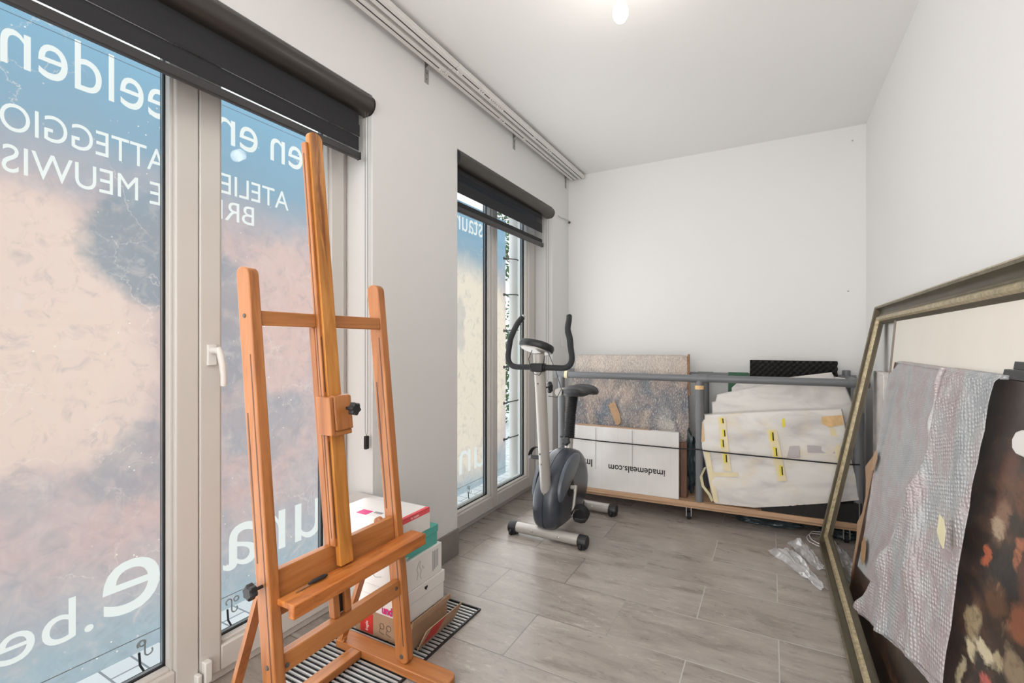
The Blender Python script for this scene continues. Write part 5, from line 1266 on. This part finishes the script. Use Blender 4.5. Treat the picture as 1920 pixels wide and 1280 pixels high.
# dark painting
pt = thing('dark_painting', 'dark old figure painting leaning under the bubble wrap at the right', 'painting', (0.32, 1.9, 0))
leanbox(MB(), 0.85, 2.66, 0.001, 1.075, 0.318, 0.158, 0.022).build('painted_canvas', M['painting'], pt, bevel=0.001)
leanbox(MB(), 2.66, 2.672, 0.001, 1.075, 0.316, 0.158, 0.026).build('side_edge', M['darkwood'], pt)
cl_ = MB(); leanbox(cl_, 1.30, 1.552, 1.0755, 1.098, 0.310, 0.162, 0.045); leanbox(cl_, 1.20, 1.530, 1.0985, 1.118, 0.318, 0.162, 0.030)
tag(cl_.build('dark_clamp', M['black'], bevel=0.002), 'dark grey clamp strip on the top edge of the dark painting', 'clamp')
m = MB(); xq = 0.318 + 0.158 * 0.95
hp = [(1.20, 0.925)] + [(1.385 + 0.035 * math.cos(a), 0.951 + 0.026 * math.sin(a)) for a in (-1.45, -0.75, 0.0, 0.75, 1.45)] + [(1.20, 0.992)]
m.add([(0.318 + 0.158 * z - 0.010, y, z) for y, z in hp] + [(0.318 + 0.158 * z - 0.0015, y, z) for y, z in hp], [tuple(range(7)), tuple(range(7, 14))] + [(i, (i + 1) % 7, 7 + (i + 1) % 7, 7 + i) for i in range(7)])
tag(m.build('plastic_piece', M['white_plastic'], bevel=0.003), 'rounded white plastic piece resting against the dark painting at the picture edge', 'plastic piece')

# bubble wrap: smooth back layer and front flap folded over it
bw_ = thing('bubble_wrap_sheet', 'big sheet of bubble wrap draped over the dark painting', 'bubble wrap', (0.31, 2.0, 0.02))
def interp(cur, t_):
    n = len(cur) - 1; x = min(max(t_, 0), 0.9999) * n; i = int(x); f = x - i
    return tuple(cur[i][k] + (cur[i + 1][k] - cur[i][k]) * f for k in range(len(cur[0])))
def drape(Lc, Rc, off, amp, seed, name, mat, nu=70, nv=110, solid=0.0012, fold=0.0, folds=0.0):
    m = MB()
    def P(u, v):
        l, r = interp(Lc, v), interp(Rc, v); y = l[0] + (r[0] - l[0]) * u; z = l[1] + (r[1] - l[1]) * u
        wv = amp * (0.5 + 0.5 * noise.noise(Vector((y * 7, z * 2.2, seed)))) + amp * 0.5 * abs(noise.noise(Vector((y * 16 + z * 5, z * 4, seed + 3))))
        wv += fold * math.exp(-((u - 0.03) / 0.06) ** 2) * min(1, v * 3)
        if folds:      # soft ridges running down the sheet and one bulge
            wv += folds * 0.55 * max(0, math.sin((y - 0.55 * z) * 17 + 1.0)) ** 2 * min(1, v * 2) * min(1, (1 - u) * 3.5)
            wv += folds * 0.7 * math.exp(-((y - 1.83 - 0.25 * (0.5 - z)) / 0.09) ** 2 - ((z - 0.47) / 0.10) ** 2)
            wv += folds * 0.4 * math.exp(-((y - 1.90) / 0.05) ** 2 - ((z - 0.64) / 0.10) ** 2)
        if v < 0.03: wv *= v / 0.03
        return Vector((0.318 + 0.158 * z - off - wv, y, z))
    m.grid(P, nu, nv)
    return m.build(name, mat, bw_, smooth=True, solid=solid)
# (y, z) curves, top to bottom
drape([(2.56, 1.079), (2.700, 1.02), (2.705, 0.87), (2.665, 0.75), (2.63, 0.62), (2.585, 0.42), (2.565, 0.29), (2.573, 0.170)],
      [(1.88, 1.083), (1.87, 0.98), (1.86, 0.88), (1.86, 0.76), (1.88, 0.64), (1.98, 0.50), (2.08, 0.35), (2.24, 0.235)], 0.003, 0.008, 2.0, 'back_layer', M['bubble_fine'])
drape([(1.91, 1.084), (1.93, 0.98), (1.905, 0.90), (1.885, 0.80), (1.90, 0.72), (2.02, 0.61), (2.04, 0.51), (2.12, 0.38), (2.22, 0.24), (2.358, 0.072)],
      [(1.515, 1.086), (1.520, 1.02), (1.520, 0.95), (1.518, 0.86), (1.512, 0.76), (1.50, 0.66), (1.488, 0.55), (1.470, 0.44), (1.452, 0.36)], 0.0135, 0.013, 6.0, 'folded_flap', M['bubble'], fold=0.010, folds=0.030)
m = MB(); ce = [(1.91, 1.084), (1.93, 0.98), (1.905, 0.90), (1.885, 0.80), (1.90, 0.72), (2.02, 0.61), (2.04, 0.51), (2.12, 0.38), (2.22, 0.24), (2.358, 0.072)]
m.tube([(0.318 + 0.158 * z - 0.024 - 0.003 * math.sin(i), y, z) for i, (y, z) in enumerate([interp(ce, k / 40) for k in range(41)])], 0.007, 8, rs=[0.006 + 0.002 * math.sin(k * 0.9) for k in range(41)])
m.build('fold_edge', M['bubble_fine'], bw_, smooth=True)
# straight-cut lower hem of the flap: a triangle hanging below
drape([(2.358, 0.072), (2.12, 0.146), (1.862, 0.227), (1.578, 0.307)], [(1.452, 0.36), (1.440, 0.35), (1.43, 0.345), (1.425, 0.34)], 0.0145, 0.010, 6.0, 'lower_hem', M['bubble'], nv=20)
m = MB(); leanbox(m, 1.90, 2.58, 1.0755, 1.083, 0.308, 0.158, 0.045); leanbox(m, 1.515, 1.90, 1.0755, 1.085, 0.300, 0.158, 0.05); m.build('top_fold', M['bubble_fine'], bw_, smooth=True)
def sidepatch(poly, off, mat, name, parent):
    m = MB(); n = len(poly); m.add([(0.318 + 0.158 * z - off, y, z) for y, z in poly] + [(0.318 + 0.158 * z - off + 0.001, y, z) for y, z in poly], [tuple(range(n)), tuple(range(n, 2 * n))] + [(i, (i + 1) % n, n + (i + 1) % n, n + i) for i in range(n)]); return m.build(name, mat, parent)
sidepatch([(1.612, 0.715), (1.575, 0.712), (1.548, 0.690), (1.540, 0.650), (1.570, 0.655), (1.605, 0.672)], 0.046, M['tape_cream'], 'tape_piece', bw_)
sidepatch([(2.510, 0.300), (2.475, 0.340), (2.425, 0.320), (2.395, 0.270), (2.425, 0.235), (2.480, 0.250)], 0.022, M['tape_brown'], 'tape_piece', bw_)
sidepatch([(2.605, 0.680), (2.570, 0.690), (2.530, 0.665), (2.555, 0.610), (2.600, 0.590)], 0.022, M['tape_brown'], 'tape_piece', bw_)
# torn brown cardboard at the far edge of the painting
m = MB(); pc = [(2.60, 0.002), (2.80, 0.002), (2.79, 0.12), (2.82, 0.20), (2.90, 0.265), (2.85, 0.33), (2.82, 0.42), (2.84, 0.49), (2.90, 0.545), (2.85, 0.58), (2.79, 0.62), (2.75, 0.675), (2.70, 0.69), (2.66, 0.67)]
n = len(pc); xx = lambda z: 0.338 + 0.145 * z
m.add([(xx(z) - 0.006 * math.sin(z * 14), y, z) for y, z in pc] + [(xx(z) - 0.006 * math.sin(z * 14) + 0.006, y, z) for y, z in pc], [tuple(range(n)), tuple(range(n, 2 * n))] + [(i, (i + 1) % n, n + (i + 1) % n, n + i) for i in range(n)])
tag(m.build('torn_cardboard', M['card_brown'], bevel=0.001), 'torn brown cardboard strip standing at the far edge of the bubble wrap', 'cardboard')
# pale rounded foam sheet between trolley and right wall
m = MB(); pp = [(2.95, 0.02), (3.22, 0.02), (3.22, 0.98)] + [(3.19 - 0.0 + 0.03 * math.cos(a * PI / 10), 0.98 + 0.03 * math.sin(a * PI / 10)) for a in range(0, 6)] + [(2.99 - 0.04 * math.sin(a * PI / 10), 0.97 + 0.04 * math.cos(a * PI / 10)) for a in range(0, 6)]
n = len(pp); m.add([(0.492, y, z) for y, z in pp] + [(0.527, y, z) for y, z in pp], [tuple(range(n)), tuple(range(n, 2 * n))] + [(i, (i + 1) % n, n + (i + 1) % n, n + i) for i in range(n)])
tag(m.build('foam_sheet', M['foamwrap2'], bevel=0.004), 'pale foam sheet with rounded corner between the trolley and the right wall', 'foam sheet')
